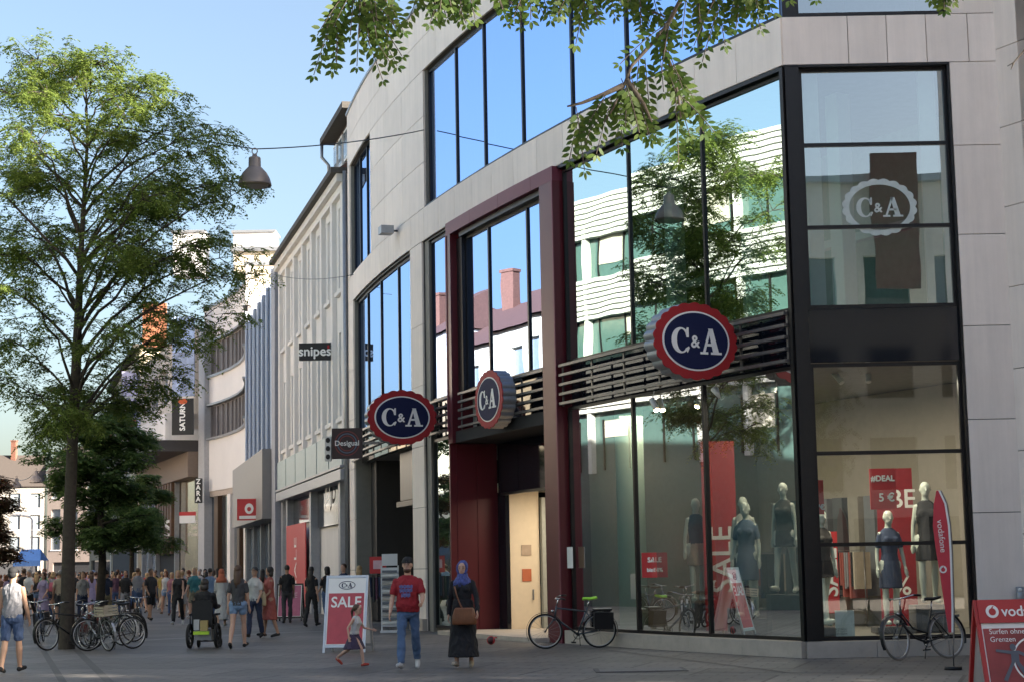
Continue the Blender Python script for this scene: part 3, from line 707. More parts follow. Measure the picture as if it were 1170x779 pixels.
# ---- curved white building
def arc3(a,b,bulge,n=7):
    a=Vector(a);b=Vector(b);d=b-a;nn=Vector((-d.y,d.x)).normalized();P=[]
    for i in range(n):
        k_=i/(n-1);P.append(tuple(a+d*k_+nn*bulge*(-4)*k_*(1-k_)))
    return P
GF=Fac(arc3((B2[0]-.05,B2[1]+.25),B3,1.0)); GL=GF.L
h3=thing('curved_building','pale building with concave front and two long dark window bands above a glazed shop','building',(GF.pt(GL/2,0).x,GF.pt(GL/2,0).y,0))
k=MB(); GF.box(k,0,GL,0,18.0,-12,-.32); part(k,'wall',M['cream'],h3)
k=MB()
wp=mat('pale_render',(.76,.71,.67),.7,var=.04,scale=.6)
for z0,z1 in ((6.6,9.9-1.75),(8.15,9.9),(11.9,13.8),(15.85,18.05)):
    GF.box(k,0,GL,z0,z1,-.3,0)
part(k,'front_wall',wp,h3)
for z0,z1 in ((9.9,11.9),(13.8,15.85)):
    k=MB(); GF.box(k,0,GL,z0+.0,z1,-.32,-.22); wo=part(k,'window_band',mat('dark_taupe_blind',(.12,.11,.11),.5),h3)
    k=MB(); n=16
    for i in range(n): u=GL*i/n; GF.box(k,u,u+.12,z0+.05,z1-.05,-.21,-.1)
    part(k,'mullion',mat('taupe_fin',(.22,.2,.2),.5),wo)
    k=MB(); GF.box(k,0,GL,z0-.14,z0,-.1,.18); GF.box(k,0,GL,z1,z1+.12,-.1,.18); part(k,'sill',M['metalgrey'],wo)
k=MB(); GF.box(k,0,GL,6.25,6.6,-.3,-.05); part(k,'front_wall',mat('tan_band',(.42,.34,.28),.6),h3)
gm=M['g_mid']; n=6
k=MB(); GF.box(k,0,GL,.0,6.25,-4.0,-3.9); part(k,'shop_back',mat('dim_shop',(.10,.09,.08),.7),h3)
for i in range(n):
    u=GL*i/n; k=MB(); GF.box(k,u+.05,u+.75,0,6.25,-.3,.05,mi=0); part(k,'pier',[mat('bronze_pier',(.10,.055,.03),.4,.4) if i%2 else wp],h3)
    k=MB(); GF.box(k,u+.76,u+GL/n,0,6.2,-.25,-.2,step=9); part(k,'shop_window',mat('shop_mirror_glass',(.16,.18,.2),.03,.75,var=.0),h3)
k=MB(); GF.box(k,0,GL,18.05,18.25,-12,.1); part(k,'roof_edge',M['metalgrey'],h3)
k=MB(); a=atY(268,288,97); b=atY(325,302,97)
k.box(a.x,a.x+9,97,106,18.25,a.z); part(k,'roof_storey',M['cream'],h3)
k=MB(); k.box(a.x-.2,a.x+9.2,96.8,106.2,a.z,a.z+.25); part(k,'roof_edge',M['metalgrey'],h3)
for x in (215,284):
    k=MB(); c=atY(x,288,101); k.box(c.x-.9,c.x+.9+(x==284)*.6,101,103,18.9,c.z+1.15); part(k,'rooftop_box',M['white'],h3)
    k=MB(); k.box(c.x-1.,c.x+1.+(x==284)*.6,100.9,103.1,c.z+1.15,c.z+1.28); part(k,'rooftop_box',M['metalgrey'],h3)
# light pillar at its far end with vertical black lettered sign
k=MB(); GF.box(k,GL-1.0,GL+.2,0,16.8,-.3,.30); part(k,'end_pillar',mat('pillar_grey',(.42,.42,.43),.6),h3)
Yp=GF.pt(GL-1,0,.5).y-.6
t=thing('shop_sign','slim black vertical sign with white stacked letters on the light pillar','sign',tuple(atY(227,560,Yp)))
a=atY(222.5,546,Yp);b=atY(230.5,574,Yp);c=(a+b)/2;Mx=frame(c,(1,0,0),(0,0,1));w=b.x-a.x;h=a.z-b.z
k=MB(); k.box(-w/2,w/2,-h/2,h/2,-.25,0,Mx); part(k,'board',M['black'],t)
k=MB()
for i,ch in enumerate('ZARA'): text_into(k,ch,.42,Mx@Matrix.Translation((0,h*(.36-.24*i),.004)),1.,bold=.012)
part(k,'lettering',M['signwhite'],t)
# small projecting white and red sign, grey awning under it
t,Mx,w,h=blade_board('small white board with red top edge on the grey pillar down the street',205,585,223,597,100,'',None,M['signwhite'])
k=MB(); k.box(-w/2-.02,w/2+.02,h/2-.18,h/2+.03,-.17,.01,Mx); part(k,'red_edge',M['salered'],t)
# ---- electronics store with canopy
B4=(-28.2,132.)
SF=chord((B3[0]-.7,B3[1]+.4),B4); SL=SF.L
h4=thing('canopy_store','pale store with a deep dark canopy and hanging blade signs behind the trees','building',(SF.pt(SL/2,0).x,SF.pt(SL/2,0).y,0))
body(SF,17.0,14,mat('store_cream',(.66,.58,.48),.7,var=.05),h4)
k=MB()
opening_wall(SF,k,0,SL,10.6,17.2,[(2+i*4.2,4.6+i*4.2,13.2,15.6) for i in range(5)],-.3,0)
part(k,'front_wall',mat('store_cream',(.66,.58,.48),.7,var=.05),h4)
for i in range(5):
    k=MB(); SF.box(k,2+i*4.2,4.6+i*4.2,13.2,15.6,-.31,-.25); part(k,'window',mat('bluish_pane',(.20,.26,.34),.08,spec=.8),h4)
k=MB(); SF.box(k,0,SL,9.2,9.9,-.3,2.6); part(k,'canopy',mat('canopy_dark',(.05,.045,.045),.5),h4)
k=MB(); SF.box(k,0,SL,9.91,11.6,-.3,1.8); part(k,'canopy_top',M['plaster'],h4)
k=MB(); SF.box(k,0,SL,7.6,9.19,-.3,.4); part(k,'fascia',mat('fascia_brown',(.22,.16,.12),.6),h4)
k=MB(); SF.box(k,0,6.5,0,7.59,-.31,-.25); part(k,'shop_window',mat('reflection_tint_glass',(.55,.48,.36),.05,.6,var=.3,scale=.8),h4)  # yellowish tint paints in the reflection of a yellow building
k=MB()
for i in range(7): SF.box(k,6.8+i*1.1,7.5+i*1.1,2.9,7.59,-.31,.3)
part(k,'wood_fins',M['wood'],h4)
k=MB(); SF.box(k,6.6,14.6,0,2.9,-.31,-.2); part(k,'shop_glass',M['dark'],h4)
k=MB(); SF.box(k,14.7,SL,0,7.59,-.31,-.2); part(k,'shop_window',mat('bluish_pane',(.20,.26,.34),.08,spec=.8),h4)
for u in (6.5,14.6,18,21):
    k=MB(); SF.box(k,u,u+.25,0,7.59,-.2,.1); part(k,'pier',M['metalgrey'],h4)
u,z=SF.uz(188,604,.6); Mx=frame(SF.pt(u,z,.7),(1,0,0),(0,0,1)); k=MB(); text_into(k,'ES',1.5,Mx,bold=.03); part(k,'lettering',M['signwhite'],h4)
t,Mx,w,h=blade_board('black blade sign with white vertical word and orange swirl below the canopy store roof',196.5,455,221,496,108,'SATURN',M['signwhite'],M['black'],vertical=True,ts=.46,bold=.02)
k=MB(); k.prism(ell(.28,.17,20),Mx@Matrix.Translation((.0,h*.42,.004)),.01); part(k,'swirl',mat('swirl_orange',(.6,.1,.02),.5),t)
t,Mx,w,h=blade_board('pale blue banner above the black vertical sign',197,362,222,402,108,'',None,mat('banner_blue',(.42,.55,.80),.6))
t,Mx,w,h=blade_board('banner with dark blue figures between pale blue banner and black sign',197,403,222,452,108,'',None,mat('banner_grey_blue',(.35,.42,.58),.6,var=.7,scale=1.2))
t,Mx,w,h=blade_board('orange hanging panel behind the big tree',163,347,190,396,118,'',None,mat('orange_panel',(.34,.13,.07),.6,var=.2,scale=1))
t,Mx,w,h=blade_board('pale lilac banner with vertical letter G behind the tree',139,424,160,452,124,'GE',mat('txt_grey',(.1,.1,.12),.6),mat('banner_lilac',(.48,.48,.66),.6),vertical=True,ts=1.0)
t,Mx,w,h=blade_board('lilac poster banner with red and blue motif under the lettered banner',139,455,160,490,124,'',None,mat('banner_lilac',(.48,.48,.66),.6))
k=MB(); k.box(-.3,.3,-.2,.5,.003,.02,Mx,0); k.box(-.2,.35,-.9,-.4,.003,.02,Mx,1); part(k,'motif',[M['navy'],M['salered']],t)
# ---- more houses down the street
B5=(-38.,165.)
KF=chord((B4[0]-.3,B4[1]+.8),B5)
h5=thing('corner_house','cream house with flat roof and dark window rows behind the tree crowns','building',(KF.pt(10,0).x,KF.pt(10,0).y,0))
body(KF,18.5,12,M['cream'],h5)
hl=[(1.5+i*3.6,3.9+i*3.6,z,z+2.2) for i in range(9) for z in (5.5,9.2,12.9)]
k=MB(); opening_wall(KF,k,0,KF.L,0,18.7,hl+[(1,KF.L-1,0.2,3.6)],-.3,0); part(k,'front_wall',M['cream'],h5)
for q in hl: k=MB(); KF.box(k,q[0],q[1],q[2],q[3],-.31,-.22); part(k,'window',mat('bluish_pane',(.20,.26,.34),.08,spec=.8),h5)
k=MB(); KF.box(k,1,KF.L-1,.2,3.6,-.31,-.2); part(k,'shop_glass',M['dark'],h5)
k=MB(); KF.box(k,-.2,KF.L,18.7,19,-12,.5); part(k,'roof_edge',M['asphalt_roof'],h5)
def simple_house(name,label,A,B,z,depth,wall,roofm,rows,cols,ridge=None,win=(1.1,1.7),panem=None,group=None,z0=3.8,shop=True,side=1):
    f=Fac([A,B],side); t=thing(name,label,'building',(f.pt(f.L/2,0).x,f.pt(f.L/2,0).y,0),0,group)
    body(f,z-.02,depth,wall,t)
    hs=[]
    for i in range(cols):
        for j in range(rows):
            u=f.L*(i+.5)/cols; zz=z0+(z-z0-.6)*(j+.25)/rows; hs.append((u-win[0]/2,u+win[0]/2,zz,zz+win[1]))
    hh=list(hs)
    if shop: hh.append((.8,f.L-.8,.2,3.1))
    k=MB(); opening_wall(f,k,0,f.L,0,z,hh,-.3,0); part(k,'front_wall',wall,t)
    pm=panem or mat('window_pane_dark',(.22,.25,.28),.08,spec=.8)
    for q in hs:
        k=MB(); f.box(k,q[0],q[1],q[2],q[3],-.31,-.2); w_=part(k,'window',pm,t)
        k=MB(); f.box(k,q[0]-.08,q[1]+.08,q[2]-.12,q[2],-.1,.06); part(k,'sill',M['white'],w_)
    if shop: k=MB(); f.box(k,.8,f.L-.8,.2,3.1,-.31,-.2); part(k,'shop_glass',mat('shop_pane',(.05,.05,.055),.06,spec=.4),t)
    k=MB()
    if ridge:
        a,b=f.pt(-.2,z,.3),f.pt(f.L+.2,z,.3); r0,r1=f.pt(-.2,ridge,-depth/2),f.pt(f.L+.2,ridge,-depth/2); c,d=f.pt(-.2,z,-depth),f.pt(f.L+.2,z,-depth)
        k.face([a,b,r1,r0]);k.face([r0,r1,d,c]);k.face([a,r0,c]);k.face([b,d,r1])
        ro=part(k,'roof',roofm,t)
        k=MB(); p=f.pt(f.L*.3,0,-depth*.45); k.box(p.x-.28,p.x+.28,p.y-.4,p.y+.4,z,ridge+1.6); k.box(p.x-.34,p.x+.34,p.y-.46,p.y+.46,ridge+1.6,ridge+1.75); part(k,'chimney',mat('brick_chimney',(.18,.08,.055),.9,var=.3,scale=9),ro)
    else:
        f.box(k,-.1,f.L+.1,z,z+.25,-depth,.2); part(k,'roof',M['metalgrey'],t)
    return t
# houses closing the street, far left, facing the camera
simple_house('street_house','far pinkish house with balconies at the end of the street',(-46.5,205),(-55,206.5),13.5,10,mat('pinkish_render',(.27,.22,.20),.8),mat('brown_roof',(.055,.045,.04),.9),3,4,17)
simple_house('street_house','far yellow house with dark roof just left of the big tree trunk',(-38.5,176),(-46,190),13.0,10,mat('yellow_render',(.30,.25,.17),.8),M['asphalt_roof'],3,5,17)
simple_house('street_house','far pale house with red roof at the left edge, end of the street',(-55.3,206.7),(-66,203),12.0,10,mat('pale_far_render',(.25,.235,.22),.8),mat('brown_roof',(.055,.045,.04),.9),3,5,16)
# houses on the left side of the street (mostly outside the frame, seen in the glass)
wb=mat('white_band_panel',(.42,.44,.43),.6,var=.08); gg=mat('green_band_glass',(.05,.10,.095),.10,spec=1)
def band_house():
    f=Fac([(-26,61),(-15.8,22)],1)
    t=thing('banded_building','white building with long green window bands across the street','building',(f.pt(15,0).x,f.pt(15,0).y,0))
    k=MB(); f.box(k,0,f.L,0,15.6,-12,-.3); part(k,'wall',gg,t)
    for z0,z1 in ((7.6,9.3),(11.3,12.9),(14.6,16.2)):
        k=MB(); 
        z=z0
        while z<z1-.01: f.box(k,0,f.L,z,z+.15,-.3,0.+.0); z+=.21
        part(k,'white_band',wb,t)
    k=MB()
    for i in range(9): u=f.L*i/9+.2; f.box(k,u,u+.22,5.2,15,-.29,-.05)
    part(k,'pier',wb,t)
    random.seed(3)
    for zz in (5.3,9.3,12.9):
        for i in range(26):
            u=.8+i*1.55; h_=1.7 if zz<12 else 1.6
            if u>f.L-1: break
            k=MB(); f.box(k,u,u+.06,zz,zz+h_+.3,-.29,-.22); part(k,'mullion',M['frame'],t)
            if random.random()<.4: k=MB(); f.box(k,u+.08,u+1.45,zz+h_-random.uniform(.4,1.2),zz+h_+.25,-.295,-.27); part(k,'blind',mat('blind_beige',(.34,.34,.30),.7),t)
band_house()
simple_house('gable_house','cream house with red roof and tall chimney across the street',(-31.5,82),(-26.3,62),12.5,10,M['cream'],M['redroof'],3,5,15)
simple_house('gable_house','pale plaster house with red roof further along, across the street',(-37.5,104),(-31.8,83),14.5,10,M['plaster'],M['redroof'],3,5,17)
simple_house('gable_house','buff house with red roof, third from the banded building across the street',(-44,128),(-38,105),11.5,10,mat('buff_render',(.55,.46,.34),.8),M['redroof'],3,5,14.5)
# behind the camera, seen in the corner glass
def back_house():
    f=Fac([(-14,-13),(4,-17),(26,-16)],1)
    t=thing('arcade_building','pale green grey building with rows of tall windows behind the square','building',(4,-16,0))
    k=MB(); f.box(k,0,f.L,0,17.6,-10,-.3); part(k,'wall',mat('shade_glass',(.05,.07,.09),.1,spec=1),t)
    hs=[(1.2+i*3.2,3.2+i*3.2,z,z+2.3) for i in range(12) for z in (4.6,8.6,12.6)]
    k=MB(); opening_wall(f,k,0,f.L,3.4,18.2,hs,-.3,0); part(k,'front_wall',mat('greenish_render',(.52,.53,.49),.8,var=.05),t)
    for i in range(13):
        k=MB(); f.box(k,i*3.2,i*3.2+.35,0,3.4,-.3,0); part(k,'pier',mat('greenish_render',(.52,.53,.49),.8,var=.05),t)
    k=MB(); f.box(k,0,f.L,18.2,18.5,-10,.5); part(k,'roof',M['metalgrey'],t)
    p=f.pt(20.5,0,1.2); b=MB(); b.box(15.8,17.8,-15.2,-15.05,13.2,19.2); o=tag(b.build('banner',mat('brown_red_banner',(.10,.03,.03),.6)),'tall dark red banner hung on the building behind the square','banner')
back_house()
# unseen block added right of the camera to shade the visible paving
simple_house('shade_block','unseen beige block added right of the camera to hold back the sun',(14.36,2.92),(20.21,16.72),19,10,M['stone'],M['asphalt_roof'],4,6)
# ================================================================== PEOPLE
def loft(mb,rs,mi,n=14):
    """rs: list of (centre, rx, ry, forward tilt) horizontal elliptical rings"""
    out=[]
    for c,rx,ry in rs: out.append([Vector((c[0]+rx*math.cos(2*math.pi*a/n),c[1]+ry*math.sin(2*math.pi*a/n),c[2])) for a in range(n)])
    mb.rings(out,True,False,True,mi)
def cap(mb,pts,rr,mi,n=10):
    """tapered limb with rounded ends"""
    P=[Vector(p) for p in pts]; d0=(P[0]-P[1]).normalized(); d1=(P[-1]-P[-2]).normalized()
    pp=[P[0]+d0*rr[0]*.85]+[P[0]+d0*rr[0]*.5]+P+[P[-1]+d1*rr[-1]*.5]+[P[-1]+d1*rr[-1]*.85]
    r=[rr[0]*.4,rr[0]*.85]+list(rr)+[rr[-1]*.85,rr[-1]*.4]
    mb.tube(pp,r,n,mi)
SKIN,TOP,BOT,SHOE,EXT,SOLE=0,1,2,3,4,5
def rotx(v,a):   # pitch forward (towards -Y) for a hanging vector
    x,y,z=v; return Vector((x,y*math.cos(a)+z*math.sin(a),-y*math.sin(a)+z*math.cos(a)))
def body_mesh(name,s=1.0,legs=((18,8),(-18,22)),arms=((-20,8,25),(20,8,25)),top='tee',bottom='trousers',w=1.,belly=0.,lean=0.,fem=False,voxel=.016,seated=False,hem=.45,fingers=False,twist=0.,headturn=0,smooth=3,foot_off=None,hs=1.,flare=1.):
    """builds one continuous figure. legs: (thigh pitch forward, knee bend); arms: (shoulder pitch, abduction, elbow bend). Faces -Y."""
    mb=MB()
    hz=.92
    # legs
    feet=[]
    for i,sx in enumerate((-1,1)):
        a,b=legs[i]; hip=Vector((sx*.088*(1.05 if fem else 1),0,hz))
        th=rotx((0,0,-.425),R_(-a)*-1) if False else Vector((0,-math.sin(R_(a))*.425,-math.cos(R_(a))*.425))
        kn=hip+th+Vector((sx*.008,0,0)); c=a-b
        sh=Vector((0,-math.sin(R_(c))*.42,-math.cos(R_(c))*.42)); an=kn+sh
        thr=(.088 if fem else .085); 
        if bottom=='trousers':
            m=BOT; cap(mb,[hip,(hip+kn)/2,kn],[thr+.008,.078,.062],m); cap(mb,[kn,(kn+an)/2-Vector((0,-.01,0)),an+Vector((0,0,.03))],[.062,.062,.055],m)
        elif bottom in('shorts','hotpants'):
            cap(mb,[hip,hip*.5+kn*.5,kn],[thr,.070,.052],SKIN); k_=.85 if bottom=='shorts' else .38
            e=hip*(1-k_)+kn*k_; cap(mb,[hip,(hip+e)/2,e],[thr+.016,.088,.078 if bottom=='shorts' else .088],BOT)
            cap(mb,[kn,kn*.65+an*.35,an],[.052,.058,.036],SKIN)
        elif bottom=='leggings':
            cap(mb,[hip,(hip+kn)/2,kn],[thr,.068,.05],BOT); cap(mb,[kn,kn*.65+an*.35,an],[.05,.052,.036],BOT)
        else:
            cap(mb,[hip,(hip+kn)/2,kn],[thr,.068,.05],SKIN); cap(mb,[kn,kn*.65+an*.35,an],[.05,.054,.036],SKIN)
        # foot
        fp=R_(c)*.8; fd=Vector((sx*.12,-math.cos(fp),math.sin(fp) if c>0 else math.sin(fp)*.9)).normalized()
        heel=an+Vector((0,.03,-.055)); toe=heel+fd*.20
        cap(mb,[heel,(heel+toe)/2+Vector((0,0,.006)),toe],[.042,.042,.034],SHOE,12); cap(mb,[an,heel+Vector((0,-.03,0))],[.038,.042],SHOE if bottom=='trousers' else SKIN)
        feet.append(min(heel.z,toe.z)-.042)
    # pelvis + torso
    L=R_(lean)
    def T(x,y,z):   # lean about the hips
        dz=z-hz; return Vector((x,y*math.cos(L)-dz*math.sin(L),hz+dz*math.cos(L)+y*math.sin(L))) if dz>0 else Vector((x,y,z))
    def L2(z,rx,ry,yo=0): return (T(0,yo,z),rx,ry)
    hipw=.168 if fem else .160
    loft(mb,[(Vector((0,0,.80)),.11*w,.08),(Vector((0,0,.85)),hipw*w,.118),L2(.93,hipw*w,.122),L2(1.02,.145*w,.112)],BOT)
    wst=.128 if fem else .150
    tops=TOP
    tb=.90
    prof=[(tb,hipw*w*1.02,.122+belly*.5,-belly*.4),(1.0,(wst+.022)*w,.118+belly,-belly*.6),(1.08,(wst+.008)*w,.112+belly,-belly*.7),(1.2,(.15 if fem else .162)*w,.115+belly*.5,-.012),(1.31,(.16 if fem else .18)*w,.122 if fem else .118,-.012),(1.39,(.155 if fem else .178)*w,.10,0),(1.445,.125*w,.078,.006),(1.475,.075,.062,.01)]
    loft(mb,[(T(0,yo,z),rx,ry) for z,rx,ry,yo in prof],tops,18)
    if fem and voxel<.02:
        for sx in (-1,1): mb.ball(T(sx*.07,-.095,1.29),.062,.05,.06,12,mi=TOP)
    # neck + head
    nk=T(0,.012,1.44); hd=T(0,-.012,1.635+(hs-1)*.09); cap(mb,[nk,T(0,.0,1.55)],[.056,.052],SKIN if top!='hijab' else EXT)
    Rz=Matrix.Rotation(R_(headturn),3,'Z')
    mb.ball(hd+Vector((0,.008,.018))*hs,.077*hs,.096*hs,.105*hs,16,mi=SKIN)
    mb.ball(hd+Rz@Vector((0,-.018,-.05))*hs,.058*hs,.066*hs,.062*hs,14,mi=SKIN)
    if voxel<.012:
        cap(mb,[hd+Rz@Vector((0,-.088,.012)),hd+Rz@Vector((0,-.108,-.022))],[.010,.014],SKIN,8)
        for sx in (-1,1): mb.ball(hd+Rz@Vector((sx*.078,.0,-.005)),.012,.02,.03,8,mi=SKIN)
    # arms
    hands=[]
    for i,sx in enumerate((-1,1)):
        p,ab,eb=arms[i]; sh=T(sx*(.168 if not fem else .152)*w,.004,1.385)
        def dirn(pp,aa): return Vector((sx*math.sin(R_(aa)),-math.sin(R_(pp))*math.cos(R_(aa)),-math.cos(R_(pp))*math.cos(R_(aa))))
        el=sh+dirn(p,ab)*.285; wr=el+dirn(p+eb,ab*.4)*.25; hn=wr+dirn(p+eb+4,ab*.3)*.085
        ra=.85 if fem else 1.
        cap(mb,[sh,(sh+el)/2,el],[(.046 if top=='tee' else .052)*ra,.045*ra,.038*ra],SKIN if top in('tee','tank') else TOP)
        cap(mb,[el,el*.6+wr*.4,wr],[.038*ra,.037*ra,.026*ra],SKIN if top in('tee','tank') else TOP)
        if top=='tee': e2=sh*.35+el*.65; cap(mb,[sh,(sh+e2)/2,e2],[.050*ra,.058*ra,.060*ra],TOP)
        if top in('long','hijab'): cap(mb,[sh,(sh+el)/2,el],[.062*ra,.058*ra,.05*ra],TOP); cap(mb,[el,el*.5+wr*.5,wr],[.05*ra,.046*ra,.04*ra],TOP)
        # hand: palm and fingers
        dv=(hn-wr).normalized(); ac=Vector((0,-1,0)) if abs(dv.y)<.8 else Vector((0,0,1)); ac=(ac-dv*ac.dot(dv)).normalized(); pn=dv.cross(ac).normalized()
        if fingers:
            for q in (-.021,0,.021): cap(mb,[wr+ac*q*.6,hn+ac*q],[.015,.014],SKIN,8)
            inw=-pn if (pn.x*sx)>0 else pn
            for j,(q,l) in enumerate(((.030,.066),(.010,.076),(-.010,.070),(-.029,.054))):
                b0=hn+ac*q; b1=b0+(dv*.9+inw*.25).normalized()*l*.55; b2=b1+(dv*.6+inw*.8).normalized()*l*.5
                cap(mb,[b0,b1,b2],[.0095,.009,.0075],SKIN,7)
            t0=wr+ac*.024+dv*.015; t1=t0+(dv*.7+ac*.7).normalized()*.035; t2=t1+(dv*.95+ac*.2+inw*.3).normalized()*.03
            cap(mb,[t0,t1,t2],[.012,.011,.009],SKIN,7)
        else:
            cap(mb,[wr,hn,hn+dv*.06],[.026,.034,.02],SKIN,8)
            cap(mb,[wr+ac*.02,wr+ac*.045+dv*.05],[.012,.011],SKIN,6)
        hands.append(hn+dv*.04)
    if bottom=='skirt': 
        z0=hem; loft(mb,[(T(0,0,1.03),.135*w,.108),(Vector((0,0,.92)),.172*w,.13),(Vector((0,0,.75)),.19*w*flare,.15*flare),(Vector((0,0,z0)),.20*w*flare**1.6,.175*flare**1.6)],BOT,20)
    if bottom=='dress':
        loft(mb,[(T(0,0,1.05),.135*w,.108),(Vector((0,0,.9)),.175*w,.14),(Vector((0,0,.7)),.19*w,.165),(Vector((0,0,hem)),.215*w,.19)],TOP,20)
    if bottom=='abaya':
        loft(mb,[(T(0,0,1.10),.16*w,.13),(Vector((0,0,.9)),.19*w,.155),(Vector((0,0,.5)),.215*w,.20),(Vector((0,-.02,.16)),.25*w,.26)],TOP,20)
    zmin=min(feet)
    src=mb
    v=[Vector(q) for q in src.v]
    # source bvh for material lookup (triangulate quads/ngons by fan)
    tris=[];tm=[]
    for f,m in zip(src.f,src.m):
        for j in range(1,len(f)-1): tris.append((f[0],f[j],f[j+1])); tm.append(m)
    bvh=BVHTree.FromPolygons(v,tris)
    me=bpy.data.meshes.new('tmp'); me.from_pydata(v,[],src.f); me.update()
    o=bpy.data.objects.new('tmp',me); COL.objects.link(o)
    rm=o.modifiers.new('r','REMESH'); rm.mode='VOXEL'; rm.voxel_size=voxel; rm.use_smooth_shade=True
    if smooth: sm=o.modifiers.new('s','SMOOTH'); sm.iterations=smooth; sm.factor=.5
    dg=bpy.context.evaluated_depsgraph_get(); res=bpy.data.meshes.new_from_object(o.evaluated_get(dg))
    bpy.data.objects.remove(o); bpy.data.meshes.remove(me)
    mi=[]
    for p_ in res.polygons:
        h=bvh.find_nearest(p_.center); mi.append(tm[h[2]] if h[2] is not None else 0)
    if voxel<.02 and not name.startswith('mannequin'):
        from mathutils import noise as NZ
        cl=set()
        for p_,m_ in zip(res.polygons,mi):
            if m_ in (TOP,BOT): cl.update(p_.vertices)
        NR=[q_.normal.copy() for q_ in res.vertices]; CO=[q_.co.copy() for q_ in res.vertices]
        for vi in cl:
            c_=CO[vi]; q=NZ.noise(Vector((c_.x*9,c_.y*9,c_.z*5)))+.5*NZ.noise(Vector((c_.x*19+5,c_.y*19,c_.z*13+c_.x*9))); a_=1-abs(q)*2.2
            CO[vi]=c_+NR[vi]*(a_*.012)
        res.vertices.foreach_set('co',[x_ for q_ in CO for x_ in q_])
    while len(res.materials)<6: res.materials.append(None)
    res.polygons.foreach_set('material_index',mi)
    res.transform(Matrix.Translation((0,0,-zmin))); res.transform(Matrix.Scale(s,4))
    res.name=name; res.update()
    info=dict(hs=hs,head=(hd+Vector((0,0,-zmin)))*s,hands=[(h+Vector((0,0,-zmin)))*s for h in hands],s=s,zoff=-zmin,Rz=Rz,chest=(T(0,-.13,1.25)+Vector((0,0,-zmin)))*s)
    return res,info
def hair_mesh(info,style,hmat=None):
    s=info['s']*info['hs']; h=info['head']; mb=MB()
    def B(dx,dy,dz,a,b,c): mb.ball(h+Vector((dx,dy,dz))*s,a*s,b*s,c*s,14)
    if style=='short': B(0,.022,.040,.084,.096,.096)
    if style=='bald': return None
    if style=='cap':
        B(0,.018,.055,.086,.102,.082); mb.tube([h+Vector((x*.07,-.10-.05*(1-abs(x)),.045))*s for x in (-1,-.5,0,.5,1)],.012*s,6)
        B(0,.045,-.0,.078,.07,.07)
    if style=='long':
        B(0,.022,.035,.088,.100,.100)
        loft(mb,[(h+Vector((0,.05,.02))*s,.085*s,.06*s),(h+Vector((0,.07,-.10))*s,.088*s,.045*s),(h+Vector((0,.095,-.24))*s,.08*s,.04*s),(h+Vector((0,.10,-.36))*s,.045*s,.025*s)],0)
    if style=='bob':
        B(0,.022,.030,.092,.102,.104); loft(mb,[(h+Vector((0,.04,.02))*s,.09*s,.07*s),(h+Vector((0,.045,-.10))*s,.092*s,.065*s),(h+Vector((0,.05,-.14))*s,.07*s,.045*s)],0)
    if style=='tail':
        B(0,.022,.035,.086,.098,.098); cap(mb,[h+Vector((0,.11,.03))*s,h+Vector((.01,.15,-.04))*s,h+Vector((.02,.14,-.2))*s],[.03*s,.032*s,.012*s],0)
    if style=='bun': B(0,.022,.035,.086,.098,.098); B(0,.09,.10,.04,.04,.04)
    if style=='scarf':
        B(0,.03,.028,.094,.105,.112); loft(mb,[(h+Vector((0,.03,.0))*s,.092*s,.085*s),(h+Vector((0,.03,-.11))*s,.095*s,.09*s),(h+Vector((0,.02,-.19))*s,.17*s,.12*s),(h+Vector((0,.02,-.30))*s,.19*s,.125*s)],0)
    if style=='hat': B(0,.02,.05,.084,.095,.085); mb.prism(ell(.15*s,.16*s,20),Matrix.Translation(h+Vector((0,.01,.045))*s),.012*s)
    return mb
SK=[mat('skin_light',(.55,.33,.24),.6,var=.04),mat('skin_tan',(.42,.24,.16),.6,var=.04),mat('skin_warm',(.50,.30,.20),.6,var=.04)]
HR={'dark':mat('hair_dark',(.018,.013,.010),.55,var=.3,scale=40),'brown':mat('hair_brown',(.07,.035,.018),.55,var=.3,scale=40),'blond':mat('hair_blond',(.38,.25,.12),.55,var=.25,scale=40),'grey':mat('hair_grey',(.30,.29,.28),.6,var=.2,scale=40),'red':mat('hair_auburn',(.14,.05,.02),.6,var=.3,scale=40)}
CL={}
def cloth(name,col): 
    if name not in CL: CL[name]=mat('cloth_'+name,col,.85,var=.14,scale=9,bump=.35,bscale=35)
    return CL[name]
for n_,c_ in dict(black=(.014,.014,.016),charcoal=(.05,.05,.055),navy=(.02,.03,.07),grey=(.24,.24,.26),white=(.50,.50,.50),red=(.36,.02,.03),denim=(.06,.10,.20),lightdenim=(.17,.26,.40),beige=(.45,.38,.29),pink=(.34,.14,.18),orange=(.45,.13,.07),green=(.10,.20,.12),lightblue=(.19,.27,.40),brown=(.14,.08,.05),coral=(.34,.09,.075),lilac=(.33,.27,.42),khaki=(.24,.21,.14),teal=(.05,.20,.22),plum=(.09,.04,.07),yellow=(.40,.30,.08)).items(): cloth(n_,c_)
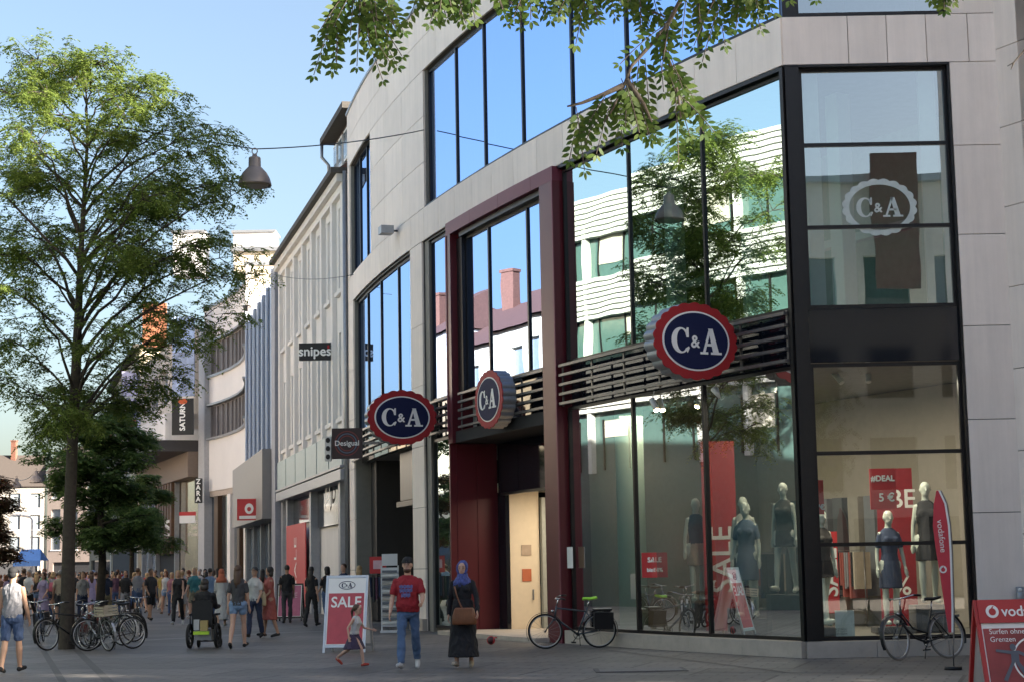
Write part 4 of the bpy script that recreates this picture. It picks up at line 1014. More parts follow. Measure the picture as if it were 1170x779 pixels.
def dress_person(me,info,label,pos,rz,skin,top,bot,shoe,hair=('short','dark'),ext=None,group=None,cat='person',name='person',shared=False):
    t=bpy.data.objects.new(name,me); COL.objects.link(t); t.location=pos; t.rotation_euler=(0,0,rz)
    tag(t,label,cat,group)
    for i,m in enumerate((skin,top,bot,shoe,ext or skin,shoe)):
        t.material_slots[i].link='OBJECT'; t.material_slots[i].material=m
    if hair and hair[0]!='none':
        key='hair_'+hair[0]+'_'+me.name
        if key in bpy.data.meshes: hm=bpy.data.meshes[key]; ho=bpy.data.objects.new('hair',hm); COL.objects.link(ho)
        else:
            mb=hair_mesh(info,hair[0]); ho=mb.build('hair',[None]); ho.data.name=key
        ho.name={'cap':'cap','hat':'hat','scarf':'headscarf'}.get(hair[0],'hair'); ho.parent=t
        if not len(ho.material_slots): ho.data.materials.append(None)
        ho.material_slots[0].link='OBJECT'; ho.material_slots[0].material=hair[1] if not isinstance(hair[1],str) else HR[hair[1]]
    return t
def face_bits(t,info,beard=None,brow='dark',lips=True):
    s=info['s']*info['hs'];h=info['head'];Rz=info['Rz']; k=MB()
    for sx in (-1,1):
        k.ball(h+Rz@Vector((sx*.032,-.086,.008))*s,.013*s,.008*s,.007*s,8,mi=0)
        k.box(-.02*s,.02*s,-.004*s,.004*s,-.004*s,.004*s,Matrix.Translation(h+Rz@Vector((sx*.033,-.090,.030))*s),mi=0)
    if lips: k.ball(h+Rz@Vector((0,-.088,-.056))*s,.022*s,.008*s,.007*s,8,mi=1)
    ob=k.build('face_features',[HR[brow],mat('lips',(.35,.12,.10),.5)]); ob.parent=t
    if beard:
        k=MB(); k.ball(h+Rz@Vector((0,-.026,-.075))*s,.060*s,.064*s,.045*s,14); b=k.build('beard',HR[beard]); b.parent=t
    return ob
def facing(pos): return 0
def stand(name,label,px,py,rz,mesh,skin,top,bot,shoe,hair,ext=None,Y=None,group=None):
    p=ground(px,py) if Y is None else gY(px,Y)
    me,info=mesh; return dress_person(me,info,label,(p.x,p.y,0),R_(rz),skin,top,bot,shoe,hair,ext,group)
# ---- the three near walkers
m1=body_mesh('man_walk_near',s=1.0,legs=((14,4),(-14,14)),arms=((10,12,14),(22,14,48)),top='tee',w=1.12,belly=.035,hs=1.06,voxel=.0075,fingers=True)
t=stand('person','man in a red T-shirt, blue jeans and black cap walking towards us',467,765,-6,m1,SK[0],cloth('red_tee',(.27,.014,.022)),cloth('jeans_blue',(.09,.15,.27)),cloth('white',(.7,.7,.7)),('cap',cloth('black',(.02,)*3)))
face_bits(t,m1[1],beard='brown'); 
c=m1[1]['chest']; k=MB()   # faded print on the shirt, following the chest
def curved_patch(k,outl,c,s,mi=0,dep=.125,rad=.17):
    for a in outl:
        k.face([Vector((c.x+x,c.y+.13-math.sqrt(max(0,1-(x/.21)**2))*dep*1.0-.030,c.z+z)) for x,z in a],mi)
pl=[]
for i in range(12):
    x0=-.11+i*.22/12; x1=x0+.22/12
    def hh(x): return .085*math.sqrt(max(0,1-(x/.12)**2))
    q0=.012*math.sin(i*2.1); q1=.012*math.sin((i+1)*2.1)
    pl.append([(x0,.045+q0),(x1,.045+q1),(x1,.095-q1*.6),(x0,.095-q0*.6)])
    pl.append([(x0*.92,-.02-q0),(x1*.92,-.02-q1),(x1*.97,.035+q0*.3),(x0*.97,.035+q0*.3)])
    if 2<=i<=9: pl.append([(x0,-.095+q0),(x1,-.095+q1),(x1,-.035),(x0,-.035)])
curved_patch(k,pl,c+Vector((0,-.052,-.02)),1)
o=k.build('shirt_print',mat('print_blue_violet',(.12,.115,.27),.8,var=.5,scale=30)); o.parent=t
m2=body_mesh('woman_abaya',s=.955,legs=((10,3),(-8,10)),arms=((-8,14,12),(12,18,20)),top='hijab',bottom='abaya',w=1.05,fem=True,voxel=.0075,fingers=True)
t=stand('person','woman in a long black dress and blue patterned headscarf walking by the entrance',530,763,-8,m2,SK[0],cloth('black_dress',(.010,.010,.013)),cloth('black',(.02,)*3),cloth('beige',(.4,.35,.3)),('none',None),ext=cloth('navy_scarf',(.02,.03,.09)))
face_bits(t,m2[1]); hs=m2[1]['head']; s=m2[1]['s']
k=MB(); k.ball(hs+Vector((0,.062,.030))*s,.094*s,.098*s,.118*s,18); 
k.tube([hs+Vector((math.cos(a)*.080,-.030,math.sin(a)*.100-.0))*s for a in [2*math.pi*i/18 for i in range(18)]],.022*s,8,closed=True)
loft(k,[(hs+Vector((0,.02,-.07))*s,.085*s,.08*s),(hs+Vector((0,.01,-.14))*s,.10*s,.095*s),(hs+Vector((0,.01,-.22))*s,.165*s,.115*s),(hs+Vector((0,.01,-.31))*s,.17*s,.125*s)],0)
o=k.build('headscarf',mat('scarf_blue_pattern',(.05,.07,.24),.7,var=.9,scale=22,island=.0)); o.parent=t
hb=t
# brown shoulder bag with strap
def bag(label,t,info,off,w,h,d,m,strap_to,strapm):
    loc=Matrix.Translation(t.location)@Matrix.Rotation(t.rotation_euler.z,4,'Z')
    c=loc@Vector(off); o=thing('shoulder_bag',label,'bag',tuple(c),t.rotation_euler.z)
    k=MB(); 
    rs=[]
    for z,a,b in ((-h/2,w*.46,d*.4),(-h*.4,w*.5,d*.5),(0,w*.48,d*.5),(h*.4,w*.40,d*.35),(h/2,w*.34,d*.2)):
        rs.append([Vector((a*max(-1,min(1,1.25*math.cos(q))),b*max(-1,min(1,1.25*math.sin(q))),z)) for q in [2*math.pi*i/16 for i in range(16)]])
    k.rings(rs); b_=k.build('pouch',m); b_.parent=o
    k=MB(); k.box(-w*.36,w*.36,-d*.56,-d*.46,-h*.05,h*.42); f=k.build('flap',m); f.parent=o
    if strap_to:
        k=MB(); q=[Vector(p_)-Vector(off) for p_ in strap_to]; k.tube(q,.012,6); f=k.build('strap',strapm); f.parent=o
    return o
lea=mat('brown_leather',(.20,.075,.03),.45,var=.2,scale=10)
bag('brown leather shoulder bag carried by the woman in black',t,m2[1],(.06,-.235,.84),.40,.27,.12,lea,[(-.10,-.20,1.36*.97),(-.06,-.19,1.15),(0.0,-.19,1.0),(.05,-.20,.93)],lea)
m3=body_mesh('girl_run',s=.59,legs=((38,30),(-30,28)),arms=((-30,18,40),(26,18,50)),top='tank',bottom='skirt',w=1.15,fem=True,voxel=.010,fingers=True,lean=8,hem=.56,hs=1.28,flare=1.38)
p=ground(405,762)
t=dress_person(m3[0],m3[1],'small girl in white top, dark skirt and red shoes running past the sale board',(p.x,p.y,.02),R_(62),SK[0],cloth('white',(.7,)*3),cloth('plum_skirt',(.05,.035,.07)),cloth('redshoe',(.45,.05,.03)),('tail','brown'))
face_bits(t,m3[1]); t.rotation_euler=(0,0,R_(70))
def mk(name,**k): return body_mesh(name,**k)
# ---- mid distance meshes (shared by several people)
B_walk=mk('man_walk',legs=((20,6),(-18,22)),arms=((-18,8,18),(18,8,22)),voxel=.014)
B_walk2=mk('man_walk_shorts',legs=((16,8),(-14,16)),arms=((12,9,35),(-12,9,18)),bottom='shorts',voxel=.014)
B_stand=mk('man_stand',legs=((4,2),(-3,3)),arms=((4,7,18),(6,7,30)),voxel=.014)
W_walk=mk('woman_walk',legs=((18,6),(-16,18)),arms=((-12,8,20),(16,8,30)),fem=True,top='tank',voxel=.014,s=.96)
W_tee=mk('woman_tee',legs=((12,4),(-10,12)),arms=((-6,8,18),(10,8,40)),fem=True,top='tee',voxel=.014,s=.96)
W_short=mk('woman_shorts',legs=((14,4),(-10,20)),arms=((4,10,12),(-6,10,14)),fem=True,top='tee',bottom='hotpants',voxel=.012,s=.98)
W_dress=mk('woman_dress',legs=((10,4),(-8,10)),arms=((14,10,70),(8,8,40)),fem=True,top='tee',bottom='dress',voxel=.014,s=.96,hem=.42)
W_long=mk('woman_long',legs=((8,4),(-8,10)),arms=((6,8,30),(8,8,40)),fem=True,top='long',bottom='dress',voxel=.016,s=.95,hem=.2)
M_tank=mk('man_tank',legs=((9,2),(-8,10)),arms=((8,10,14),(2,10,10)),top='tank',bottom='shorts',voxel=.0085,fingers=True,s=.98,w=1.05)
BK=180
def rec(*a,**k): return stand('person',*a,**k)
cw=cloth
rec('man in a grey sleeveless top and denim shorts walking away at the left edge',13,769,BK-8,M_tank,SK[2],cw('grey',0),cw('denim',0),cw('black',0),('cap',cw('black',0)))
rec('woman with long brown hair, dark T-shirt and denim hot pants seen from behind',272,741,BK-5,W_short,SK[0],cw('charcoal',0),cw('lightdenim',0),cw('black',0),('long','brown'))
rec('person in an orange headscarf and long white robe seen from behind',253,716,BK+6,W_long,SK[2],cw('white',0),cw('white',0),cw('beige',0),('scarf',cw('orange',0)))
rec('woman in white T-shirt and straw hat beside the woman in hot pants',291,729,-15,W_tee,SK[0],cw('white',0),cw('navy',0),cw('black',0),('hat',cw('charcoal',0)))
rec('woman in a coral dress with folded arms walking left in front of the pink board',308,728,-70,W_dress,SK[1],cw('coral',0),cw('coral',0),cw('black',0),('bob','dark'))
rec('man in black T-shirt seen from behind, just behind the pink board',328,712,BK+10,B_stand,SK[1],cw('black',0),cw('charcoal',0),cw('black',0),('short','dark'))
rec('woman with long dark hair in black clothes at the shoe shop entrance',356,716,BK-20,W_tee,SK[0],cw('black',0),cw('black',0),cw('black',0),('long','dark'))
rec('woman with bobbed dark hair and black top next to the long haired woman',374,714,BK+30,W_tee,SK[1],cw('black',0),cw('denim',0),cw('black',0),('bob','dark'))
rec('young man in navy T-shirt looking down by the dark passage',393,715,-30,B_stand,SK[0],cw('navy',0),cw('charcoal',0),cw('white',0),('short','brown'))
rec('woman with long blond hair in a dark top, right of the young man in navy',411,717,BK,W_tee,SK[0],cw('charcoal',0),cw('black',0),cw('black',0),('long','blond'))
rec('man in black polo shirt and grey trousers behind the parked bicycles',143,706,8,B_walk,SK[1],cw('black',0),cw('grey',0),cw('black',0),('short','dark'))
rec('man in a charcoal shirt and black shorts walking his bicycle',172,709,40,B_walk2,SK[1],cw('charcoal',0),cw('black',0),cw('black',0),('short','dark'))
rec('woman in black tank top and black trousers walking towards us right of the bicycle man',203,714,0,W_walk,SK[0],cw('black',0),cw('black',0),cw('white',0),('bob','blond'))
rec('grey haired man in black V-neck and pale trousers behind the tree trunk',84,705,5,B_stand,SK[0],cw('black',0),cw('white',0),cw('brown',0),('short','grey'))
rec('person in white shirt and white cap bending by the bicycles',106,700,-20,B_stand,SK[0],cw('white',0),cw('white',0),cw('beige',0),('cap',cw('lightblue',0)))
rec('blond woman with grey top and pink bag, left of the tree trunk',60,706,BK,W_short,SK[0],cw('grey',0),cw('navy',0),cw('black',0),('bob','blond'))
rec('blond woman in black top and pale denim shorts near the left edge',41,704,BK+12,W_short,SK[0],cw('black',0),cw('lightdenim',0),cw('white',0),('long','blond'))
rec('man in blue grey shirt behind the man in the sleeveless top',27,706,BK-6,B_walk,SK[1],cw('lightblue',0),cw('khaki',0),cw('black',0),('short','brown'))
rec('person in a light blue shirt beyond the orange headscarf',240,708,BK,B_walk,SK[1],cw('lightblue',0),cw('denim',0),cw('black',0),('short','dark'))

rec('woman with pale T-shirt and navy trousers between the tree trunk and the bicycles',94,712,12,W_tee,SK[0],cw('grey',0),cw('navy',0),cw('white',0),('tail','brown'))
rec('tall man in navy T-shirt walking away just right of the tree trunk',121,711,BK-10,B_walk,SK[1],cw('navy',0),cw('khaki',0),cw('brown',0),('short','dark'))
rec('woman in lilac dress behind the leftmost bicycle',49,712,-20,W_dress,SK[0],cw('lilac',0),cw('lilac',0),cw('beige',0),('bob','brown'))
rec('man in beige T-shirt close behind the trunk on its left',68,711,BK+15,B_walk2,SK[1],cw('beige',0),cw('charcoal',0),cw('black',0),('short','grey'))
rec('man in teal T-shirt and shorts walking left of the wheelchair',222,707,-12,B_walk2,SK[0],cw('teal',0),cw('khaki',0),cw('white',0),('short','blond'))
rec('woman in plum top with ponytail behind the row of bicycles',132,704,BK+8,W_tee,SK[0],cw('plum',0),cw('denim',0),cw('black',0),('tail','dark'))
def by(lbl): return [o for o in bpy.data.objects if o.get('label','').startswith(lbl)][0]
cream_l=mat('cream_leather',(.45,.36,.22),.5,var=.1)
bag('cream round handbag carried by the woman in the coral dress',by('woman in a coral dress'),None,(.16,-.20,.95),.36,.34,.12,cream_l,[(.05,-.16,1.33),(.10,-.18,1.15)],cream_l)
bag('tan shoulder bag on the woman in the white T-shirt and straw hat',by('woman in white T-shirt'),None,(-.22,.02,.95),.30,.26,.10,lea,[(-.14,.0,1.36),(-.20,.0,1.1)],lea)
bag('pink bag on the back of the blond woman left of the tree trunk',by('blond woman with grey top'),None,(.0,.19,1.18),.30,.34,.14,cloth('pinkbag',(.45,.12,.16)),None,None)
# ---- crowd further down the street
random.seed(21)
tops=['black','black','navy','charcoal','black','grey','white','grey','navy','red','lightblue','pink','beige','green','charcoal','coral','lilac','teal','white','black','yellow','brown']
bots=['denim','black','beige','navy','lightdenim','white','khaki','charcoal']
word={'lightblue':'light blue','lightdenim':'pale denim','denim':'denim'}
lows=[mk('crowd_man',legs=((16,6),(-14,18)),voxel=.03,smooth=2),mk('crowd_man_shorts',legs=((10,6),(-10,14)),bottom='shorts',voxel=.03,smooth=2),mk('crowd_woman',fem=True,voxel=.03,s=.95,smooth=2,legs=((12,5),(-10,12))),mk('crowd_woman_dress',fem=True,bottom='dress',voxel=.03,s=.95,smooth=2,legs=((10,5),(-8,12))),mk('crowd_woman_shorts',fem=True,bottom='hotpants',top='tank',voxel=.03,s=.95,smooth=2,legs=((14,6),(-12,14)))]
seen={}
spots=[]
for x in range(2,250,4): spots.append((x+random.uniform(-3,3),random.uniform(62,90)))
for x in range(0,450,5): spots.append((x/2+random.uniform(-3,3),random.uniform(88,165)))
for x in (300,310,318,338,345,352,430): spots.append((x,random.uniform(60,72)))
placed=[]
def near_fac(p):
    for f in (TF,BF,GF,SF,LF):
        for i in range(12):
            q=f.pt(f.L*i/11,0,0)
            if (Vector((p.x,p.y,0))-q).length<2.0: return True
    return False
nouns=['walking','strolling','among the shoppers','in the middle of the street crowd','seen small']
for x,Y in spots:
    p=gY(x,Y)
    if near_fac(p) or any((p-q).length<.7 for q in placed): continue
    placed.append(p)
    i=random.randrange(5); me,info=lows[i]; tp=random.choice(tops); bt=random.choice(bots)
    away=random.random()<.5
    hr=random.choice(['dark','brown','blond','grey','dark','red']); st=('short' if i<2 else random.choice(['long','bob','tail']))
    who='man' if i<2 else 'woman'
    lo={0:bt_+' trousers' if (bt_:=word.get(bt,bt)) else '',1:word.get(bt,bt)+' shorts',2:word.get(bt,bt)+' trousers',3:'a knee-length dress',4:word.get(bt,bt)+' hot pants'}[i]
    col_=['at the left edge','near the blue tent','left of the trunk','close to the trunk','right of the trunk','between both trees','by the second tree','below the canopy','below the wood fins','by the slim sign','by the light pillar','by the fin building','by the town house'][min(12,int(max(0,x)//22))]+(', nearer' if Y<90 else ', far off')
    lab='%s haired %s, %s top, %s, %s, %s'%(hr,who,word.get(tp,tp),lo,'walking away' if away else 'walking towards us',col_)
    lab=' '.join(lab.split()[:16])
    key=lab; seen[key]=seen.get(key,0)+1
    if seen[key]>1: continue
    t=dress_person(me,info,lab,(p.x,p.y,0),R_((180 if away else 0)+random.uniform(-35,35)),random.choice(SK),cw(tp,0),cw(bt,0),cw(random.choice(['black','white','brown']),0),(st,hr),group='shoppers far down the street')
    sc=random.uniform(.93,1.06); t.scale=(sc,sc,sc)
# ================================================================== BICYCLES
rub=mat('tyre_rubber',(.015,.015,.015),.8); rimm=mat('rim_alloy',(.45,.45,.46),.3,.8); spk=mat('spoke_steel',(.3,.3,.3),.3,.8)
chrome=mat('chrome',(.5,.5,.5),.2,.9)
def circle(c,r,n=36,ax='y'): return [Vector((c[0]+r*math.cos(2*math.pi*i/n),c[1],c[2]+r*math.sin(2*math.pi*i/n))) for i in range(n)]
def bicycle(label,pos,rz,fm,sadm=None,lean=6,rack=True,bagm=None,basket=None,guardm=None,steer=0,group=None,crate=None,step=False,R=.345,stand=True,tyre=None):
    """along local +X = front wheel side; origin midway on the ground"""
    t=thing('bicycle',label,'bicycle',tuple(pos),rz,group)
    t.rotation_euler=(R_(lean),0,rz)
    sadm=sadm or M['black']; guardm=guardm or M['black']
    xf,xr=.54,-.54; bb=Vector((-.10,0,.28)); seat=Vector((-.30,0,.80)); hd0=Vector((.36,0,.62)); hd1=Vector((.32,0,.84))
    S=Matrix.Translation((.36,0,0))@Matrix.Rotation(R_(steer),4,'Z')@Matrix.Translation((-.36,0,0))
    def put(k,name,m,par=None,mat4=None):
        if mat4 is not None: k.v=[tuple(mat4@Vector(v)) for v in k.v]
        o=k.build(name,m); o.parent=par or t; return o
    k=MB()
    if step:
        k.tube([hd0,Vector((.12,0,.36)),bb],.020,8); k.tube([hd1-Vector((0,0,.08)),Vector((.12,0,.50)),Vector((-.17,0,.42))],.015,8)
    else:
        k.tube([hd0,bb],.020,8); k.tube([hd1-Vector((0,0,.04)),seat-Vector((-.015,0,.08))],.016,8)
    k.tube([bb,seat],.016,8); k.tube([hd0-Vector((.0,0,.02)),hd1],.02,8)
    for sy in (-.06,.06):
        k.tube([bb+Vector((0,sy*.5,0)),Vector((xr,sy,R))],.010,6); k.tube([seat-Vector((-.02,0,.1))+Vector((0,sy*.4,0)),Vector((xr,sy,R))],.009,6)
    put(k,'frame',fm)
    k=MB()
    for sy in (-.055,.055): k.tube([hd0-Vector((0,0,.03))+Vector((0,sy,0)),Vector((.45,sy,.48)),Vector((xf,sy,R))],.011,6)
    k.box(.33,.39,-.07,.07,.565,.60); put(k,'fork',fm,None,S)
    for x,st_ in ((xf,S),(xr,None)):
        k=MB(); k.tube(circle((x,0,R),R-.018),.018,8,closed=True); w=put(k,'wheel',tyre or rub,None,st_)
        k=MB(); k.tube(circle((x,0,R),R-.042),.011,6,closed=True); put(k,'rim',rimm,w,st_)
        k=MB()
        for j in range(18):
            a=2*math.pi*j/18; sy=.025 if j%2 else -.025
            k.tube([Vector((x+.02*math.cos(a+.6),sy,R+.02*math.sin(a+.6))),Vector((x+(R-.045)*math.cos(a),0,R+(R-.045)*math.sin(a)))],.0022,4,cap=False)
        k.tube([Vector((x,-.05,R)),Vector((x,.05,R))],.022,8); put(k,'spokes',spk,w,st_)
        k=MB()
        a0,a1=(-30,150) if x>0 else (10,200)
        arc=[R_(a0+(a1-a0)*j/12) for j in range(13)]
        rr=R+.022
        for j in range(12):
            p0=Vector((x+rr*math.cos(arc[j]),0,R+rr*math.sin(arc[j])));p1=Vector((x+rr*math.cos(arc[j+1]),0,R+rr*math.sin(arc[j+1])))
            q=Vector((0,.028,0)); e0=(p0-Vector((x,0,R))).normalized()*.006; e1=(p1-Vector((x,0,R))).normalized()*.006
            k.hexa([p0-q,p1-q,p1+q,p0+q,p0-q+e0,p1-q+e1,p1+q+e1,p0+q+e0])
        put(k,'mudguard',guardm,None,st_)
    k=MB(); k.tube([hd1,hd1+Vector((-.03,0,.14))],.013,8); s1=hd1+Vector((-.02,0,.15))
    k.tube([s1+Vector((-.14,-.29,.02)),s1+Vector((-.04,-.22,.03)),s1+Vector((.04,-.08,.0)),s1+Vector((.04,.08,0)),s1+Vector((-.04,.22,.03)),s1+Vector((-.14,.29,.02))],.012,8)
    hb_=put(k,'handlebar',chrome,None,S)
    for sy in (-1,1):
        k=MB(); k.tube([s1+Vector((-.06,sy*.235,.03)),s1+Vector((-.16,sy*.30,.02))],.018,8); put(k,'grip',M['black'],hb_,S)
    k=MB(); k.tube([seat,seat+Vector((-.035,0,.14))],.013,8); put(k,'seat_post',chrome)
    k=MB(); sc=seat+Vector((-.06,0,.17)); rs=[]
    for x,w_,z_ in ((.16,.018,.0),(.10,.028,.005),(.0,.05,.0),(-.07,.085,.012),(-.12,.08,.02)):
        rs.append([sc+Vector((x,w_*math.cos(a),z_+.028*math.sin(a))) for a in [2*math.pi*j/10 for j in range(10)]])
    k.rings(rs); put(k,'saddle',sadm)
    k=MB(); k.tube([bb+Vector((0,-.03,0)),bb+Vector((0,.06,0))],.03,10); 
    k.tube(circle((bb.x,.05,bb.z),.085,24),.006,5,closed=True)
    k.tube([bb+Vector((0,.07,0)),bb+Vector((.10,.075,-.13))],.009,6); k.tube([bb+Vector((0,-.05,0)),bb+Vector((-.10,-.06,.13))],.009,6)
    k.box(bb.x+.06,bb.x+.15,.08,.17,bb.z-.145,bb.z-.125); k.box(bb.x-.15,bb.x-.06,-.16,-.07,bb.z+.12,bb.z+.14)
    put(k,'pedals',M['black'])
    k=MB(); k.tube([Vector((bb.x,.05,bb.z+.085)),Vector((xr,.05,R+.04))],.005,4); k.tube([Vector((bb.x,.05,bb.z-.085)),Vector((xr,.05,R-.04))],.005,4); put(k,'chain',M['rail'])
    if rack:
        k=MB()
        for sy in (-.06,0,.06): k.tube([Vector((-.33,sy,.74)),Vector((-.78,sy,.74))],.006,5)
        for sy in (-.065,.065): k.tube([Vector((-.60,sy,.74)),Vector((xr,sy,R))],.006,5)
        k.box(-.80,-.775,-.08,.08,.66,.70); put(k,'rack',M['rail'])
    if bagm:
        k=MB(); k.box(-.78,-.40,-.20,-.075,.40,.72); k.box(-.78,-.40,.075,.20,.40,.72); k.box(-.78,-.40,-.075,.075,.745,.775); put(k,'pannier',bagm)
    if crate:
        k=MB(); k.box(-.80,-.36,-.17,.17,.755,.775)
        for z in (.80,.86,.92):
            k.box(-.80,-.36,-.17,-.16,z,z+.035);k.box(-.80,-.36,.16,.17,z,z+.035);k.box(-.80,-.79,-.16,.16,z,z+.035);k.box(-.37,-.36,-.16,.16,z,z+.035)
        for sx in (-.80,-.37):
            for sy in (-.17,.15): k.box(sx,sx+.012,sy,sy+.02,.775,.96)
        put(k,'crate',crate)
    if basket:
        k=MB()
        for z in (.70,.78,.86,.94):
            q=[(.42,-.17),(.70,-.17),(.70,.17),(.42,.17)]; k.tube([Vector((x,y,z)) for x,y in q],.006,4,closed=True)
        for x,y in [(.42+.07*i,sy) for i in range(5) for sy in (-.17,.17)]+[(x,-.17+.085*i) for i in range(5) for x in (.42,.70)]: k.tube([Vector((x,y,.70)),Vector((x,y,.94))],.004,4)
        k.box(.42,.70,-.17,.17,.69,.70); put(k,'basket',basket,None,S)
    k=MB(); k.ball((.40,0,.74),.03,.03,.035,8); k.v=[tuple(S@Vector(v)) for v in k.v]; put(k,'headlamp',chrome)
    k=MB(); k.tube([Vector((-.15,-.04,.28)),Vector((-.20,-.20,.02))],.009,5); put(k,'kickstand',chrome)
    return t
def bike_at(label,x0,x1,y,rz_extra=0,**kw):
    """front wheel at pixel x0, rear wheel at x1, ground line y: position from the mid point, heading from the pixels"""
    a=ground(x0,y[0]);b=ground(x1,y[1]); c=(a+b)/2; rz=math.atan2(a.y-b.y,a.x-b.x)
    return bicycle(label,(c.x,c.y,0),rz,**kw)
blk=M['black']; dgr=mat('bike_dark_green',(.02,.05,.04),.4); slv=mat('bike_silver',(.35,.36,.38),.3,.7)
G='bicycles parked round the tree'
XB=1
bike_at('dark bicycle with bright green saddle and black rear pannier leaning near the entrance',636,672,(741,740),fm=mat('bike_steel_blue',(.05,.07,.09),.35,.4),sadm=mat('saddle_green',(.35,.75,.05),.5),bagm=M['black'],lean=-7,steer=-14)
bike_at('black bicycle with pale tyres parked in front of the corner shop window',1011,1098,(755.5,751),fm=blk,lean=8,steer=16,guardm=blk,rack=True,step=True,R=.365,tyre=mat('tyre_grey',(.22,.20,.18),.8))
bike_at('black bicycle with front wheel turned, leftmost beside the tree trunk',58,100,(743,741),fm=blk,lean=6,steer=18,group=G)
bike_at('silver bicycle with a wooden crate on its rack behind the tree trunk',92,130,(742,744),fm=slv,lean=-6,crate=mat('crate_wood',(.42,.36,.27),.8),group=G,guardm=slv)
bike_at('dark bicycle with white tyre rims, second from the right at the tree',96,140,(737,737),fm=dgr,lean=5,group=G,guardm=mat('guard_white',(.6,.6,.6),.5))
bike_at('black city bicycle with front basket at the right end of the parked row',150,112,(733,735),fm=blk,lean=-5,step=True,group=G)
bike_at('black bicycle with red rear pannier leaning on its neighbour behind the trunk',74,112,(739,741),fm=blk,lean=-8,steer=10,group=G,bagm=mat('pannier_dark_red',(.12,.02,.02),.6))
bike_at('black mountain bicycle without a rack, front of the parked row',108,146,(743,741),fm=blk,lean=7,steer=-10,group=G,rack=False)
bike_at('black bicycle pushed along by the man in the charcoal shirt',173,143,(731,722),fm=blk,lean=0,rack=False)
bike_at('bicycle with child seat and dark bag behind the man in the sleeveless top',38,56,(738,730),fm=mat('bike_blue',(.04,.07,.14),.4),lean=5,bagm=M['black'])
# ================================================================== WHEELCHAIR with its rider
def wheelchair():
    c=ground(234,740); m_me,info=body_mesh('seated_person',s=.97,legs=((82,78),(82,78)),arms=((28,6,62),(28,6,62)),top='long',voxel=.013,lean=-4,w=1.05)
    # seated: lower the figure so the seat height fits
    t=thing('wheelchair','black powered wheelchair with two yellow green bags, seen from behind','wheelchair',(c.x,c.y,0),R_(180-4))
    def put(k,name,m,par=None): o=k.build(name,m); o.parent=par or t; return o
    k=MB(); k.box(-.22,.22,-.26,.20,.44,.50); put(k,'seat',blk)
    k=MB(); k.box(-.22,.22,.20,.26,.50,1.02); k.tube([(-.20,.25,1.0),(-.20,.36,1.02)],.018,8); k.tube([(.20,.25,1.0),(.20,.36,1.02)],.018,8); put(k,'backrest',blk)
    k=MB(); k.box(-.18,.18,-.15,.16,.18,.40); put(k,'battery_box',M['metalgrey'])
    for sx in (-1,1):
        k=MB(); k.tube(circle((0,0,0),.235,24),.035,8,closed=True); k.tube(circle((0,0,0),.16,20),.012,6,closed=True)
        for j in range(5): a=2*math.pi*j/5; k.tube([Vector((0,0,0)),Vector((.2*math.cos(a),0,.2*math.sin(a)))],.012,5)
        Mr=Matrix.Translation((sx*.30,.10,.27))@Matrix.Rotation(R_(90),4,'Z'); k.v=[tuple(Mr@Vector(v)) for v in k.v]; put(k,'wheel',rub)
        k=MB(); k.tube(circle((0,0,0),.08,16),.025,6,closed=True); Mr=Matrix.Translation((sx*.24,-.42,.105))@Matrix.Rotation(R_(90),4,'Z'); k.v=[tuple(Mr@Vector(v)) for v in k.v]; put(k,'caster',rub)
        k=MB(); k.tube([(sx*.27,.22,.72),(sx*.27,-.20,.72)],.025,8); k.tube([(sx*.27,.2,.72),(sx*.27,.2,.4)],.014,6); put(k,'armrest',blk)
    k=MB(); k.box(-.2,.2,-.62,-.42,.12,.15); k.tube([(-.15,-.26,.44),(-.15,-.5,.14)],.014,6); k.tube([(.15,-.26,.44),(.15,-.5,.14)],.014,6); put(k,'footrest',blk)
    k=MB(); k.box(-.17,.17,.27,.33,.30,.37,mi=1); k.box(-.14,.02,.27,.34,.38,.60,mi=0); k.box(.04,.16,.27,.34,.40,.62,mi=2)
    put(k,'bag_net',[mat('bag_tan',(.40,.30,.12),.6),mat('lime_strap',(.45,.7,.05),.5),mat('bag_silver',(.45,.45,.45),.4)])
    # the lowest point of the seated mesh are the feet; hips sit at about .55 after the shift
    r=dress_person(m_me,info,'person with black curly hair in black clothes sitting in the wheelchair, from behind',(c.x,c.y+.05,.115),R_(180-4),SK[1],cw('black',0),cw('black',0),cw('black',0),('bob','dark'))
    return t
wheelchair()
# ================================================================== BOARDS, RACKS, FLAG
def a_board(label,x,y,w,h,rz,build_front,fm,spread=.55):
    p=ground(x,y); t=thing('a_frame_sign',label,'sign',(p.x,p.y,0),rz)
    al=math.atan2(spread/2,h)
    def put(k,name,m,par=None): o=k.build(name,m); o.parent=par or t; return o
    Mf=Matrix.Translation((0,-spread/2,0))@Matrix.Rotation(-al,4,'X'); Mb=Matrix.Translation((0,spread/2,0))@Matrix.Rotation(al,4,'X')
    for Mz,nm in ((Mf,'front_frame'),(Mb,'back_frame')):
        k=MB()
        k.box(-w/2-.03,-w/2+.015,-.02,.02,0,h/math.cos(al),Mz); k.box(w/2-.015,w/2+.03,-.02,.02,0,h/math.cos(al),Mz); k.box(-w/2+.016,w/2-.016,-.02,.02,h/math.cos(al)-.05,h/math.cos(al),Mz); k.box(-w/2+.016,w/2-.016,-.02,.02,.10,.15,Mz)
        put(k,nm,fm)
        k=MB(); k.box(-w/2+.016,w/2-.016,-.012,.012,.155,h/math.cos(al)-.055,Mz)
        po=put(k,'panel',M['signwhite'])
    build_front(t,Mf@Matrix.Rotation(R_(90),4,'X'),put,h/math.cos(al))
    return t
